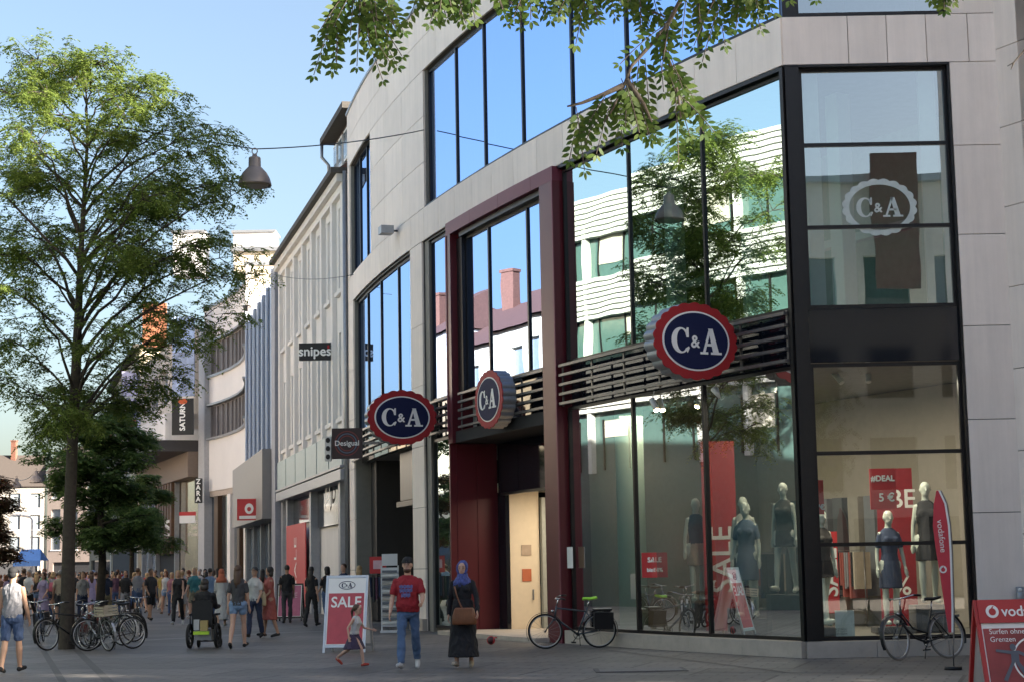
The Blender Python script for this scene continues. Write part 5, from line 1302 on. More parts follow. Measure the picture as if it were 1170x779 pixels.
def sale_front(t,Mz,put,h):
    w=.78
    F=Mz@Matrix.Translation((0,0,.013))
    k=MB(); k.prism([(-w/2+.03,.17),(w/2-.03,.17),(w/2-.03,h-.36),(-w/2+.03,h-.36)],F,.003); po=put(k,'poster',mat('poster_pink_red',(.50,.07,.09),.5))
    k=MB(); text_into(k,'SALE',.30,F@Matrix.Translation((0,h-.55,.004)),.98,bold=.006); put(k,'lettering',M['signwhite'],po)
    k=MB(); N=ell(.17,.085,40); I=ell(.155,.072,40)
    for j in range(40):
        j2=(j+1)%40; k.face([F@Vector((N[j][0],N[j][1]+h-.2,.004)),F@Vector((N[j2][0],N[j2][1]+h-.2,.004)),F@Vector((I[j2][0],I[j2][1]+h-.2,.004)),F@Vector((I[j][0],I[j][1]+h-.2,.004))])
    serif_ca(k,.22,F@Matrix.Translation((0,h-.20,.0)),d=.004); put(k,'emblem',M['navy'],po)
a_board('white framed sidewalk board with pink red SALE poster behind the running girl',398,744,.80,1.50,R_(-8),sale_front,mat('frame_alu',(.55,.56,.58),.35,.5),spread=.75)
def pink_front(t,Mz,put,h):
    F=Mz@Matrix.Translation((0,0,.013)); k=MB(); k.prism([(-.36,.17),(.36,.17),(.36,h-.07),(-.36,h-.07)],F,.003); po=put(k,'poster',mat('poster_pink',(.52,.14,.24),.5))
    k=MB(); text_into(k,'SALE',.24,F@Matrix.Translation((0,h*.68,.004)),1.); put(k,'lettering',mat('pale_pink',(.7,.45,.5),.5),po)
a_board('pink board with pale SALE lettering in front of the man in black',332,709,.80,1.2,R_(-4),pink_front,M['black'])
vr=mat('board_red',(.45,.025,.025),.4,var=.05)
def speech_logo(k,F,r,mr,mw):
    k.prism(ell(r,r,28),F,.003,mi=mw); k.prism(ell(r*.55,r*.55,24),F@Matrix.Translation((0,-r*.05,.004)),.002,mi=mr)
    k.prism([(-r*.2,r*.35),(r*.05,r*.75),(r*.35,r*.85),(r*.12,r*.55),(r*.1,r*.3)],F@Matrix.Translation((0,0,.005)),.002,mi=mr)
def voda_front(t,Mz,put,h):
    F=Mz@Matrix.Translation((0,0,.013)); w=.92
    k=MB(); k.prism([(-w/2+.0,h-.27),(w/2,h-.27),(w/2,h-.0),(-w/2,h-.0)],F@Matrix.Translation((0,0,.01)),.012); hd=put(k,'header',vr)
    k=MB(); speech_logo(k,F@Matrix.Translation((-.30,h-.14,.026)),.075,1,0); text_into(k,'vodafone',.17,F@Matrix.Translation((.12,h-.145,.026)),1.,0,bold=.003); put(k,'lettering',[M['signwhite'],vr],hd)
    k=MB(); k.prism([(-w/2+.03,.2),(w/2-.03,.2),(w/2-.03,h-.33),(-w/2+.03,h-.33)],F,.003); po=put(k,'poster',mat('poster_dull_red',(.30,.04,.04),.45,var=.35,scale=2))
    k=MB(); text_into(k,'Surfen ohne',.085,F@Matrix.Translation((-.16,h-.37,.004)),1.,0); text_into(k,'Grenzen',.085,F@Matrix.Translation((-.22,h-.46,.004)),1.,0)
    N=ell(.27,.27,40);I=ell(.25,.25,40)
    for j in range(40):
        j2=(j+1)%40; T_=F@Matrix.Translation((.13,h-.70,.005)); k.face([T_@Vector((*N[j],0)),T_@Vector((*N[j2],0)),T_@Vector((*I[j2],0)),T_@Vector((*I[j],0))],0)
    # small running figure
    T_=F@Matrix.Translation((-.12,h-.72,.006))
    k.prism(ell(.035,.04,12),T_@Matrix.Translation((0,.17,0)),.002,mi=1)
    for q in ([(-.04,.0),(.05,.0),(.06,.13),(-.03,.13)],[(-.04,0),(-.0,0),(-.12,-.22),(-.16,-.2)],[(.0,0),(.05,0),(.16,-.16),(.11,-.2)],[(-.03,.13),(-.03,.09),(-.2,.12),(-.2,.15)],[(.06,.13),(.06,.09),(.2,.02),(.21,.06)]): k.prism(q,T_,.002,mi=1)
    put(k,'lettering',[M['signwhite'],mat('figure_grey',(.10,.11,.14),.5)],po)
tt=a_board('red framed sidewalk board with white lettered header at the right edge',1166,800,.92,1.13,R_(4),voda_front,vr,spread=.70)
# feather flag
def feather():
    Y=26.0; base=atY(1091,800,Y); p=Vector((base.x,Y,0))
    t=thing('feather_flag','tall slim red feather flag with white edge in front of the corner window','flag',tuple(p))
    L=[(1070,560),(1067,575),(1066,600),(1069,625),(1074,655),(1079,690),(1084,722)]
    Rr=[(1072,560),(1079,575),(1083,600),(1085,630),(1086,660),(1087,690),(1087,722)]
    PL=[atY(x,y,Y) for x,y in L]; PR=[atY(x,y,Y) for x,y in Rr]
    def ribbon(k,A,B,th,mi):
        for i in range(len(A)-1):
            k.hexa([A[i+1]-p,B[i+1]-p,B[i+1]-p+Vector((0,th,0)),A[i+1]-p+Vector((0,th,0)),A[i]-p,B[i]-p,B[i]-p+Vector((0,th,0)),A[i]-p+Vector((0,th,0))],mi)
    k=MB(); ribbon(k,PL,PR,.006,0); fo=k.build('banner',mat('flag_red',(.62,.05,.07),.6,var=.1)); fo.parent=t
    k=MB(); PR2=[q+Vector((.03,.0,.0)) for q in PR]; ribbon(k,[q+Vector((.001,0,0)) for q in PR],PR2,.006,0); o=k.build('edge',M['signwhite']); o.parent=t
    k=MB(); q=[(PR2[i]-p)+Vector((.01,.003,0)) for i in range(len(PR2))]+[Vector((.015,.003,.3)),Vector((0.01,.003,.02))]; k.tube(q,.011,6); o=k.build('pole',M['rail']); o.parent=t
    k=MB(); k.tube([(0,0,.0),(0,0,.05)],.13,16); o=k.build('base',M['black']); o.parent=t
    k=MB(); c=atY(1077.5,650,Y)-p; Fm=frame(c+Vector((0,-.002,0)),(1,0,.0),(0,0,1)); speech_logo(k,Fm,.055,1,0)
    Ft=frame(atY(1074.5,610,Y)-p+Vector((0,-.002,0)),(.0,0,1),(-1,0,0)) ; Ft=frame(atY(1075.5,612,Y)-p+Vector((0,-.002,0)),(0.07,0,-1),(1,0,.07)); text_into(k,'vodafone',.13,Ft,1.,0)
    o=k.build('lettering',[M['signwhite'],mat('flag_red',(.62,.05,.07),.6)]); o.parent=fo
feather()
# post card rack and clothes rail with a red sign at the far front
def card_rack():
    p=ground(446,722); t=thing('card_rack','tall white wire rack full of cards beside the stone pillar','rack',tuple(p))
    cards=[mat('card_%d'%i,c,.5) for i,c in enumerate(((.75,.75,.72),(.15,.17,.2),(.5,.45,.4),(.08,.08,.1)))]
    k=MB(); k.box(-.22,.22,-.02,.02,.15,1.65); k.box(-.25,.25,-.2,.2,0,.05); k.box(-.23,-.20,-.04,.04,.05,1.7); k.box(.20,.23,-.04,.04,.05,1.7); o=k.build('rack_frame',M['white']); o.parent=t
    k=MB()
    for r in range(14):
        k.box(-.19,.19,-.085,-.06,.22+r*.10,.28+r*.10,mi=r%4)
    o=k.build('cards',cards); o.parent=t
    k=MB(); k.box(-.2,.2,-.03,.03,1.7,2.0); o=k.build('header',M['white']); o.parent=t
card_rack()
def garment_rail():
    p=ground(425,719); t=thing('garment_rail','clothes rail with folded garments and a red card on top, left of the card rack','clothes rail',tuple(p))
    k=MB(); k.tube([(-.5,0,.05),(-.5,0,1.45),(.5,0,1.45),(.5,0,.05)],.018,8); k.box(-.55,-.45,-.25,.25,0,.05); k.box(.45,.55,-.25,.25,0,.05); o=k.build('rail',M['rail']); o.parent=t
    k=MB()
    for i in range(11): k.box(-.44+i*.08,-.39+i*.08,-.2,.2,.75+.06*(i%3),1.40,mi=i%3)
    o=k.build('garments',[cw('charcoal',0),cw('plum',0),cw('navy',0)]); o.parent=t
    k=MB(); k.box(-.05,.4,-.02,.02,1.5,1.95); o=k.build('price_card',M['salered']); o.parent=t
    k=MB(); k.box(.05,.3,-.035,-.021,1.62,1.85); k.build('lettering',mat('pale_pink',(.7,.45,.5),.5),o)
garment_rail()
# red spotted ball-like toy hanging in the photo near the woman's hand: a small red and black balloon
p=atY(561,731,ground(545,745).y); t=thing('toy','small red and black ball in the air beside the woman in black','ball',tuple(p))
k=MB(); k.ball((0,0,0),.07,n=16); o=k.build('ball',mat('toy_black',(.05,.01,.012),.5)); o.parent=t
k=MB(); k.tube(circle((0,0,0),.07,20),.012,6,closed=True); k.tube([Vector((.04,-.05,-.05)),Vector((.06,-.03,.05)),Vector((.11,0,.05))],.014,6); o=k.build('stripe',M['salered']); o.parent=t
# notice on the red column, ashtray bin on the right wall
u,z=LF.uz(652,635,.0); c=LF.pt(8.25,z,.0)
tk=LF.tan(8.2); 
k=MB(); Fm=frame(LF.pt(8.15,1.78,.0),(-tk.x,-tk.y,0),(0,0,1)); k.box(-.13,.13,-.22,.22,0,.01,Fm); tag(k.build('notice',M['signwhite']),'white paper notice stuck on the glass beside the red column','notice')
u,z=CF.uz(1160,675); c=Vector((8.42,29.60,1.02)); t=thing('wall_ashtray','small steel cylinder ashtray fixed to the stone wall at the right','ashtray',(8.42,29.60,1.02))
k=MB(); k.tube([(0,0,-.25),(0,0,.1)],.07,16); o=k.build('cylinder',M['metalgrey']); o.parent=t
k=MB(); k.ball((-.02,-.07,.05),.035,.01,.035,10); o=k.build('plate',M['signwhite']); o.parent=t
k=MB(); k.box(-.02,.02,.05,.14,-.1,.0); o=k.build('bracket',blk); o.parent=t
# ================================================================== MANNEQUINS and shop window
MS=[mat('mannequin_pale',(.62,.66,.58),.35,var=.03)]*3
mq=MS[0]
MN={'a':body_mesh('mannequin_a',s=1.0,legs=((8,3),(-6,4)),arms=((-6,10,8),(-4,10,6)),top='tank',bottom='skirt',hem=.60,fem=True,voxel=.011,w=.92),
    'b':body_mesh('mannequin_b',s=1.0,legs=((14,4),(-10,4)),arms=((-4,10,8),(2,10,6)),top='tank',bottom='skirt',hem=.72,fem=True,voxel=.011,w=.92),
    'c':body_mesh('mannequin_c',s=1.0,legs=((4,3),(-4,4)),arms=((-2,12,14),(4,12,10)),top='tee',bottom='skirt',hem=.55,fem=True,voxel=.011,w=.92)}
def mannequin(label,x,y,Y,hgt,key,top,bot,rz,plat):
    me,info=MN[key]; p=atY(x,y,Y); s=hgt/1.74
    t=dress_person(me,info,label,(p.x,p.y,p.z),R_(rz),mq,top,bot,mq,('none',None),None,'mannequins in the shop windows','mannequin','mannequin'); t.scale=(s,s,s)
    return p
fl=cloth('floral_black',(.02,.02,.02)); db=cloth('dusty_blue',(.11,.15,.22)); nv=cloth('navy_print',(.05,.07,.13))
pods=[]
for lab,x,y,Y,h,key,tp,bt,rz in (
  ('mannequin in dusty blue dress, front one of the pair left of the corner column',856,706,32.2,2.05,'c',db,db,-25),
  ('pale mannequin half hidden behind the blue dressed one',853,694,33.2,2.02,'a',cloth('offwhite',(.5,.5,.45)),cloth('charcoal',0),-10),
  ('mannequin in black floral top and black skirt, nearest the corner column on its left',899,678,31.6,1.93,'b',cloth('floral_print',(.06,.055,.05)),cw('black',0),-28),
  ('mannequin in dark floral playsuit, just right of the corner column',943,716,31.2,2.0,'b',cloth('floral_print',(.06,.055,.05)),cw('black',0),30),
  ('mannequin in navy off shoulder dress, centre of the corner window',1020,715,31.6,2.0,'c',nv,nv,10),
  ('mannequin in sleeveless black dress at the right of the corner window',1063,690,32.0,2.15,'a',cw('black',0),cw('black',0),-4),
  ('dark dressed mannequin far back behind the sale banner',798,688,35.0,2.0,'a',cw('navy',0),cw('beige',0),10)):
    p=mannequin(lab,x,y,Y,h,key,tp,bt,rz,True); pods.append(p)
pm=mat('podium_grey',(.12,.12,.125),.6)
for i,p in enumerate(pods):
    if p.z-.35<.02: continue
    z0=.32; t=thing('podium','low dark podium under the %s mannequin of the shop window'%['blue dressed','half hidden','floral topped','playsuit','navy dressed','sleeveless black','far back'][i],'podium',(p.x,p.y,z0))
    k=MB(); k.box(-.33,.33,-.30,.30,0,p.z-z0-.005); o=k.build('block',pm); o.parent=t
# banners in the window
def hang(label,x0,y0,x1,y1,Y,m,text=None,ts=.5,vert=False,name='sale_banner',tm=None,cat='banner'):
    a=atY(x0,y0,Y);b=atY(x1,y1,Y);c=(a+b)/2;w=b.x-a.x;h=a.z-b.z; k=MB(); Fm=frame(c,(1,0,0),(0,0,1)); k.box(-w/2,w/2,-h/2,h/2,-.03,0,Fm)
    o=tag(k.build(name,m),label,cat)
    for i,(s,dx,dy,sz,v) in enumerate(text or []):
        k=MB(); T_=Fm@Matrix.Translation((w*dx,h*dy,.004))
        if v: T_=T_@Matrix.Rotation(R_(90),4,'Z')
        text_into(k,s,sz,T_,1.,bold=.006); k.build('lettering',tm or M['signwhite'],o)
    return o
hang('tall red SALE banner hanging left of the corner column inside',800,504,846,722,34.6,M['salered'],[('SALE',.05,-.12,.62,True)])
hang('small red poster with white lettering in the middle of the long window',733,631,763,659,34.2,M['salered'],[('SALE',0,.2,.13,False),('bis 50%',0,-.2,.10,False)])
hang('red hanging card with DEAL 5 price above the centre mannequin',993,535,1025,581,31.2,M['salered'],[('#DEAL',0,.25,.14,False),('5 €',.12,-.22,.20,False)])
hang('narrow red card with price beside the corner column inside',932,548,942,587,30.6,M['salered'],[('7€',0,-.3,.12,False)])
hang('red upright poster behind the playsuit mannequin',937,607,960,700,32.2,M['salered'],[('SALE',0,0,.42,True)])
hang('large red backdrop panel behind the navy dressed mannequin',1000,535,1050,715,33.6,mat('deep_red_panel',(.28,.02,.03),.5),[('BE',.2,.3,.5,False),('%',.1,-.25,.5,False)])
hang('pale shoe poster standing at the bottom of the corner window',954,697,977,728,30.9,mat('poster_pale_blue',(.50,.60,.64),.5),None)
hang('white leaning notice beside the long window',720,655,728,684,35.0,M['signwhite'],None,name='notice',cat='notice')
# spotlights under the ceiling of the shop window
sp_on=emit('lamp_warm',(1,.78,.45),14.); spw=mat('spot_white',(.55,.55,.52),.5)
spots_=[(748,463,33.8,-20,1),(798,459,33.0,20,1),(766,455,34.4,0,0),(776,458,34,15,0),(786,456,33.6,-15,0),(821,450,32.0,-40,0),(846,446,32,10,0),(856,444,31.8,25,0),(868,443,31.6,-20,0),(884,442,31.2,8,0),(958,432,31.5,-30,0),(992,430,31.6,5,0)]
for i,(x,y,Y,a,on) in enumerate(spots_):
    c=atY(x,y,Y); t=thing('spotlight','white cylindrical spotlight on the shop window ceiling'+(', switched on and glowing warm' if on else ', in the row under the ceiling'),'lamp',tuple(c),0,'spotlights under the shop window ceiling')
    Mr=Matrix.Rotation(R_(a),4,'Y')@Matrix.Rotation(R_(-25),4,'X')
    k=MB(); k.tube([Mr@Vector((0,0,.16)),Mr@Vector((0,0,-.10))],.055,12); k.tube([Mr@Vector((0,0,.13)),Vector((0,0,min(.3,L0-.03-c.z)))],.012,6); o=k.build('housing',spw); o.parent=t
    k=MB(); k.tube([Mr@Vector((0,0,-.101)),Mr@Vector((0,0,-.115))],.05,12); o=k.build('bulb',sp_on if on else M['signwhite']); o.parent=t
def lamp(kind,loc,e,col,size=.3,target=None,spot=None):
    l=bpy.data.lights.new('shop_lamp',kind); l.energy=e; l.color=col
    if kind=='AREA': l.size=size
    else: l.shadow_soft_size=size
    o=bpy.data.objects.new('shop_lamp',l); COL.objects.link(o); o.location=loc
    return o
for u,d,e in ((1.0,-1.0,34),(3.0,-1.6,16),(5.2,-2.2,8),(7.2,-1.3,14)):
    p=LF.pt(u,4.7,d); lamp('AREA',p,e,(1,.86,.66),1.0)
lamp('AREA',(7.2,31.6,4.75),7,(1,.86,.70),1.0)
p=LF.pt(12.5,3.5,-2.4); lamp('AREA',p,24,(1,.84,.62),1.2)
p=LF.pt(13.0,3.5,-5); lamp('AREA',p,14,(1,.84,.62),1.2)
p=TF.pt((ue0+ue1)/2,3.0,-1.8); lamp('AREA',p,12,(1,.6,.35),.8)
# ================================================================== STREET LAMPS on wires
lm=mat('lamp_copper_grey',(.20,.17,.155),.45,.3,var=.2,scale=3)
def bell_lamp(label,c,s=1.):
    t=thing('hanging_lamp',label,'street lamp',tuple(c),0,'bell shaped lamps hung over the street')
    prof=[(.0,.40),(.05,.41),(.06,.36),(.12,.34),(.135,.32),(.14,.12),(.17,.09),(.27,-.02),(.34,-.15),(.375,-.27),(.38,-.31),(.36,-.31),(.33,-.26)]
    k=MB(); k.rings([[Vector((r*s*math.cos(2*math.pi*j/28),r*s*math.sin(2*math.pi*j/28),z*s)) for j in range(28)] for r,z in [(max(a,.002),b) for a,b in prof]],True); o=k.build('shade',lm); o.parent=t
    k=MB(); k.tube([(0,0,-.26*s),(0,0,-.33*s)],[.33*s,.28*s],24); o=k.build('glass',mat('lamp_glass',(.30,.27,.22),.3)); o.parent=t
    k=MB(); k.tube([Vector((.06*s*math.cos(a),0,.48*s+.07*s*math.sin(a))) for a in [2*math.pi*i/12 for i in range(12)]],.014*s,6,closed=True); o=k.build('hook',lm); o.parent=t
    return t
lc=atY(291,197,38.5); bell_lamp('big bell shaped grey street lamp hanging on a wire beside the tree crown',lc)
wy=lambda x,y,Y: atY(x,y,Y)
k=MB(); A=wy(190,149,39.5); u,z=LF.uz(640,143,.0); top=lc+Vector((0,0,.53))
def wire(name,label,pts,r=.008):
    k=MB(); out=[]
    for a,b in zip(pts,pts[1:]):
        a=Vector(a);b=Vector(b); n=10; sag=(b-a).length*.012
        for i in range(n+(1 if b==Vector(pts[-1]) else 0)):
            q=i/n; p=a.lerp(b,q); p.z-=sag*4*q*(1-q); out.append(p)
    k.tube(out,r,5); return tag(k.build(name,blk),label,'wire')
lw=wy(-260,60,41); wend=LF.pt(15.9,*[0,0]); wp_=LF.pt(19.5,12.6,.02)
u1_,z1_=LF.uz(478,155,.02)
wire('span_wire','thin dark wire carrying the big bell lamp from the trees to the store wall',[lw,top,LF.pt(u1_-.6,z1_,.03)],.014)
u2,z2=TF.uz(399,312,.2); wire('span_wire','thin wire crossing in front of the white town house',[atY(150,330,75),atY(310,313,70),LF.pt(27.8,LF.uz(407,311)[1],.03)],.012)
bell_lamp('small distant bell lamp, upper one of the two over the far street',atY(41,545,105)); bell_lamp('small distant bell lamp, lower left one over the far street',atY(19,552,125))
wire('span_wire','far wire with two small bell lamps over the street',[atY(-30,536,125),atY(19,547,125),atY(41,538,105),atY(120,533,104)],.02)
# mast lamp, tent, signs far left
p=gY(35,120); t=thing('street_lamp','slim white street lamp post with curved arm far down the street','street lamp',tuple(p)); z_=atY(35,590,120).z
k=MB(); k.tube([(0,0,0),(0,0,z_-.2),(-.15,0,z_),(-.9,0,z_+.15)],.07,8); o=k.build('post',M['white']); o.parent=t
k=MB(); k.ball((-1.1,0,z_+.12),.4,.16,.1,10); o=k.build('lamp_head',M['white']); o.parent=t
a=atY(20,636,112); b=atY(51,636,112)
t=thing('market_umbrella','blue market tent above the crowd at the far left','tent',((a.x+b.x)/2,112,0)); w_=b.x-a.x; zb=atY(35,640,112).z; zt_=atY(35,627,112).z
k=MB(); k.face([(-w_/2,-1,zb),(w_/2,-1,zb),(w_*.35,0,zt_),(-w_*.35,0,zt_)]); k.face([(w_/2,1,zb),(-w_/2,1,zb),(-w_*.35,0,zt_),(w_*.35,0,zt_)]); k.face([(-w_/2,1,zb),(-w_/2,-1,zb),(-w_*.35,0,zt_)]); k.face([(w_/2,-1,zb),(w_/2,1,zb),(w_*.35,0,zt_)]); k.face([(-w_/2,-1,zb-.35),(w_/2,-1,zb-.35),(w_/2,-1,zb),(-w_/2,-1,zb)]); 
o=k.build('canopy',mat('tent_blue',(.10,.24,.60),.7)); o.parent=t
for x in (-1,1):
    for y in (-.95,.95): k=MB(); k.tube([(x*w_*.48,y,0),(x*w_*.48,y,zb)],.03,6); o=k.build('leg',M['metalgrey']); o.parent=t
# ================================================================== TREES
def leafmat(name,c1,c2,trans=.35):
    m,n,b=nt(name); L=n.links
    g=n.nodes.new('ShaderNodeNewGeometry'); mx=n.nodes.new('ShaderNodeMix'); mx.data_type='RGBA'
    mx.inputs['A'].default_value=(*c1,1); mx.inputs['B'].default_value=(*c2,1); L.new(g.outputs['Random Per Island'],mx.inputs['Factor'])
    L.new(mx.outputs['Result'],b.inputs['Base Color']); b.inputs['Roughness'].default_value=.55; b.inputs['Specular IOR Level'].default_value=.2
    tr=n.nodes.new('ShaderNodeBsdfTranslucent'); L.new(mx.outputs['Result'],tr.inputs[0])
    ms=n.nodes.new('ShaderNodeMixShader'); ms.inputs[0].default_value=trans
    L.new(b.outputs[0],ms.inputs[1]); L.new(tr.outputs[0],ms.inputs[2]); L.new(ms.outputs[0],n.nodes['Material Output'].inputs[0])
    return m
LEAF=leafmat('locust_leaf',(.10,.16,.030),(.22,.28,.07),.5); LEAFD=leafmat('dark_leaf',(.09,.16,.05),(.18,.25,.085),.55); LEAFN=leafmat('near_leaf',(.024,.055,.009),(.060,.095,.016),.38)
def rnd(a,b): return random.uniform(a,b)
def street_tree(label,p,trunk_pts,tr,limbs,leafm,sprays,leaf=(.16,.055),flat=.5,seed=3,barkm=None,name='street_tree',droop=.35):
    """limbs: (height on trunk, azimuth deg, length, rise)"""
    random.seed(seed)
    t=thing(name,label,'tree',tuple(p)); k=MB(); k.tube([Vector(q) for q in trunk_pts],tr,12)
    T=[Vector(q) for q in trunk_pts]
    def on_trunk(z):
        for a,b in zip(T,T[1:]):
            if a.z<=z<=b.z: return a.lerp(b,(z-a.z)/(b.z-a.z))
        return T[-1]
    tips=[]
    br=MB()
    for (z,az,ln,rise) in limbs:
        s=on_trunk(z); d=Vector((math.cos(R_(az)),math.sin(R_(az)),0)); pts=[s]; q=s.copy(); n=7; dd=d.copy()
        zr=rise
        for i in range(n):
            zr_=zr*(1-i/n*1.15); q=q+(dd+Vector((0,0,zr_))).normalized()*ln/n; dd=(dd+Vector((rnd(-.22,.22),rnd(-.22,.22),0))).normalized(); pts.append(q.copy())
        r0=.018*ln+.02; br.tube(pts,[r0*(1-i/(n+1.2)) for i in range(n+1)],7)
        for i in range(2,n+1):
            for sgn in (-1,1):
                if rnd(0,1)<.12: continue
                l2=ln*rnd(.22,.42)*(1.15-i/(n+3)); d2=(pts[i]-pts[i-1]).normalized(); side=Vector((-d2.y,d2.x,0)).normalized()*sgn
                e=[pts[i]]; q2=pts[i].copy(); v=(d2*.7+side*rnd(.5,1.1)+Vector((0,0,rnd(-.15,.3)))).normalized()
                for j in range(4):
                    q2=q2+v*l2/4; v=(v+Vector((rnd(-.2,.2),rnd(-.2,.2),-droop*.3))).normalized(); e.append(q2.copy()); tips.append((q2.copy(),v.copy()))
                br.tube(e,[.016,.012,.009,.006,.003],5)
        tips.append((pts[-1],(pts[-1]-pts[-2]).normalized()))
        for i in range(3,n+1): tips.append((pts[i],(pts[i]-pts[i-1]).normalized()))
    br_all=k; 
    o=k.build('trunk',barkm or M['bark']); o.parent=t
    o=br.build('limbs',barkm or M['bark']); o.parent=t
    lf=MB()
    for (c,v) in tips:
        for _ in range(sprays):
            az=rnd(0,2*math.pi); d=(Vector((math.cos(az),math.sin(az),rnd(-.35,.35)))+v*.7).normalized()
            b0=c+Vector((rnd(-.28,.28),rnd(-.28,.28),rnd(-.32,.28)))
            L_=rnd(.22,.42); side=d.cross(Vector((0,0,1))); 
            if side.length<.1: continue
            side.normalize(); n=5
            for j in range(n):     # leaflets pairs along a drooping rachis
                f=(j+.5)/n; q=b0+d*L_*f+Vector((0,0,-droop*L_*f*f))
                for sg in (-1,1):
                    l=leaf[0]*rnd(.6,1.1)*(1.1-.5*f); w=leaf[1]*rnd(.7,1.2)
                    dl=(side*sg*rnd(.6,1.)+d*.6+Vector((0,0,rnd(-.7,.15)))).normalized(); wd=dl.cross(Vector((rnd(-.4,.4),rnd(-.4,.4),1))).normalized()*w/2
                    lf.face([q,q+dl*l*.45+wd,q+dl*l,q+dl*l*.45-wd])
    o=lf.build('crown',leafm); o.parent=t
    return t,len(lf.f)
tp=ground(76,741)
def tz(y): return atY(80,y,tp.y).z
def tx(x,y): q=atY(x,y,tp.y); return Vector((q.x-tp.x,0,q.z))

def feathery_tree():
    random.seed(12)
    t=thing('street_tree','tall feathery green street tree with slim trunk among the parked bicycles','tree',tuple(tp))
    base=Vector((0,0,0))
    main=[Vector((0,0,0)),tx(77,700),tx(79,600),tx(83,500),tx(87,420),tx(89,370),tx(92,300),tx(96,230),tx(100,160),tx(98,90)]
    k=MB(); k.tube([main[0]+Vector((0,0,-.02))]+main[0:1]+main[1:],[.22,.195,.16,.14,.125,.115,.095,.07,.05,.035,.012],12); o=k.build('trunk',M['bark']); o.parent=t
    def onm(z):
        for a,b in zip(main,main[1:]):
            if a.z<=z<=b.z: return a.lerp(b,(z-a.z)/(b.z-a.z))
        return main[-1]
    br=MB(); lf=MB(); tips=[]
    ends=[(-40,150,1.5),(-55,210,-1.5),(-40,275,.5),(-25,330,-2),(-10,385,1),(5,440,-1),(20,95,.5),(-15,115,-1.2),(45,75,-.5),(70,70,1),(120,85,-1),
          (150,95,.6),(185,112,-.6),(215,135,.8),(248,158,-.3),(262,200,1),(272,235,-1),(268,290,.3),(280,320,-.6),(245,350,1.2),(225,395,-.8),(190,430,.5),(160,300,-2.2),
          (140,200,2.4),(60,180,-2.4),(30,250,2.4),(110,130,2.2),(200,250,-2.5),(180,340,2.5),(50,350,-2.6),(20,300,-1),(150,390,-2),(60,440,2),(140,455,1),(210,190,2),(0,180,2.2),(200,300,-.5),(230,265,1.8),(100,480,-1.6),(40,480,1),
          (235,300,-1.6),(30,200,0),(130,250,2.8),(170,150,-1.6),(70,130,-1.8),(160,225,.5),(-20,240,2.4),(215,225,-.6),(245,190,-1.4)]
    for (ex,ey,ed) in ends:
        e=tx(ex,ey)+Vector((0,ed,0)); hd=math.hypot(e.x,e.y-0)
        z0=max(tz(500),min(tz(110),e.z-hd*rnd(.35,.75)-.3)); s_=onm(z0); c1=s_+Vector(((e.x-s_.x)*.45,(e.y-s_.y)*.45,(e.z-s_.z)*.85+.25))
        n=9; pts=[]
        for i in range(n+1):
            q=i/n; P_=s_*(1-q)**2+c1*2*q*(1-q)+e*q*q; P_+=Vector((rnd(-.06,.06),rnd(-.06,.06),rnd(-.05,.05)))*(1 if 0<i<n else 0); pts.append(P_)
        ln=(e-s_).length; r0=.008*ln+.012
        br.tube(pts,[r0*(1-.9*i/n) for i in range(n+1)],6)
        for i in range(3,n+1):
            ax=(pts[i]-pts[i-1]).normalized()
            for j in range(3 if i<n else 4):
                v=(ax*.55+Vector((rnd(-1,1),rnd(-1,1),rnd(-.45,.65)))).normalized(); l2=rnd(.45,1.05)*(1.15-.35*i/n)
                q=pts[i].copy(); ee=[q.copy()]
                for m_ in range(4):
                    q=q+v*l2/4; v=(v+Vector((rnd(-.2,.2),rnd(-.2,.2),-.13))).normalized(); ee.append(q.copy()); 
                    if m_>0: tips.append((q.copy(),v.copy()))
                br.tube(ee,[.011,.009,.007,.005,.003],4)
    for (c,v) in tips:
        if rnd(0,1)<.10: continue
        for _ in range(4):
            az=rnd(0,2*math.pi); d=(Vector((math.cos(az),math.sin(az),rnd(-.5,.35)))+v*.8).normalized()
            b0=c+Vector((rnd(-.14,.14),rnd(-.14,.14),rnd(-.12,.10))); L_=rnd(.2,.36); side=d.cross(Vector((0,0,1)))
            if side.length<.1: continue
            side.normalize()
            for j in range(6):
                f=(j+.5)/6; q=b0+d*L_*f+Vector((0,0,-.5*L_*f*f))
                for sg in (-1,1):
                    l=.12*rnd(.6,1.15)*(1.1-.45*f); w=.042*rnd(.7,1.2)
                    dl=(side*sg*rnd(.7,1.)+d*.5+Vector((0,0,rnd(-.75,.05)))).normalized(); wd=dl.cross(Vector((rnd(-.5,.5),rnd(-.5,.5),1))).normalized()*w/2
                    lf.face([q,q+dl*l*.45+wd,q+dl*l,q+dl*l*.45-wd])
    o=br.build('limbs',M['bark']); o.parent=t; o=lf.build('crown',LEAF); o.parent=t
    print('leaves',len(lf.f))
feathery_tree()
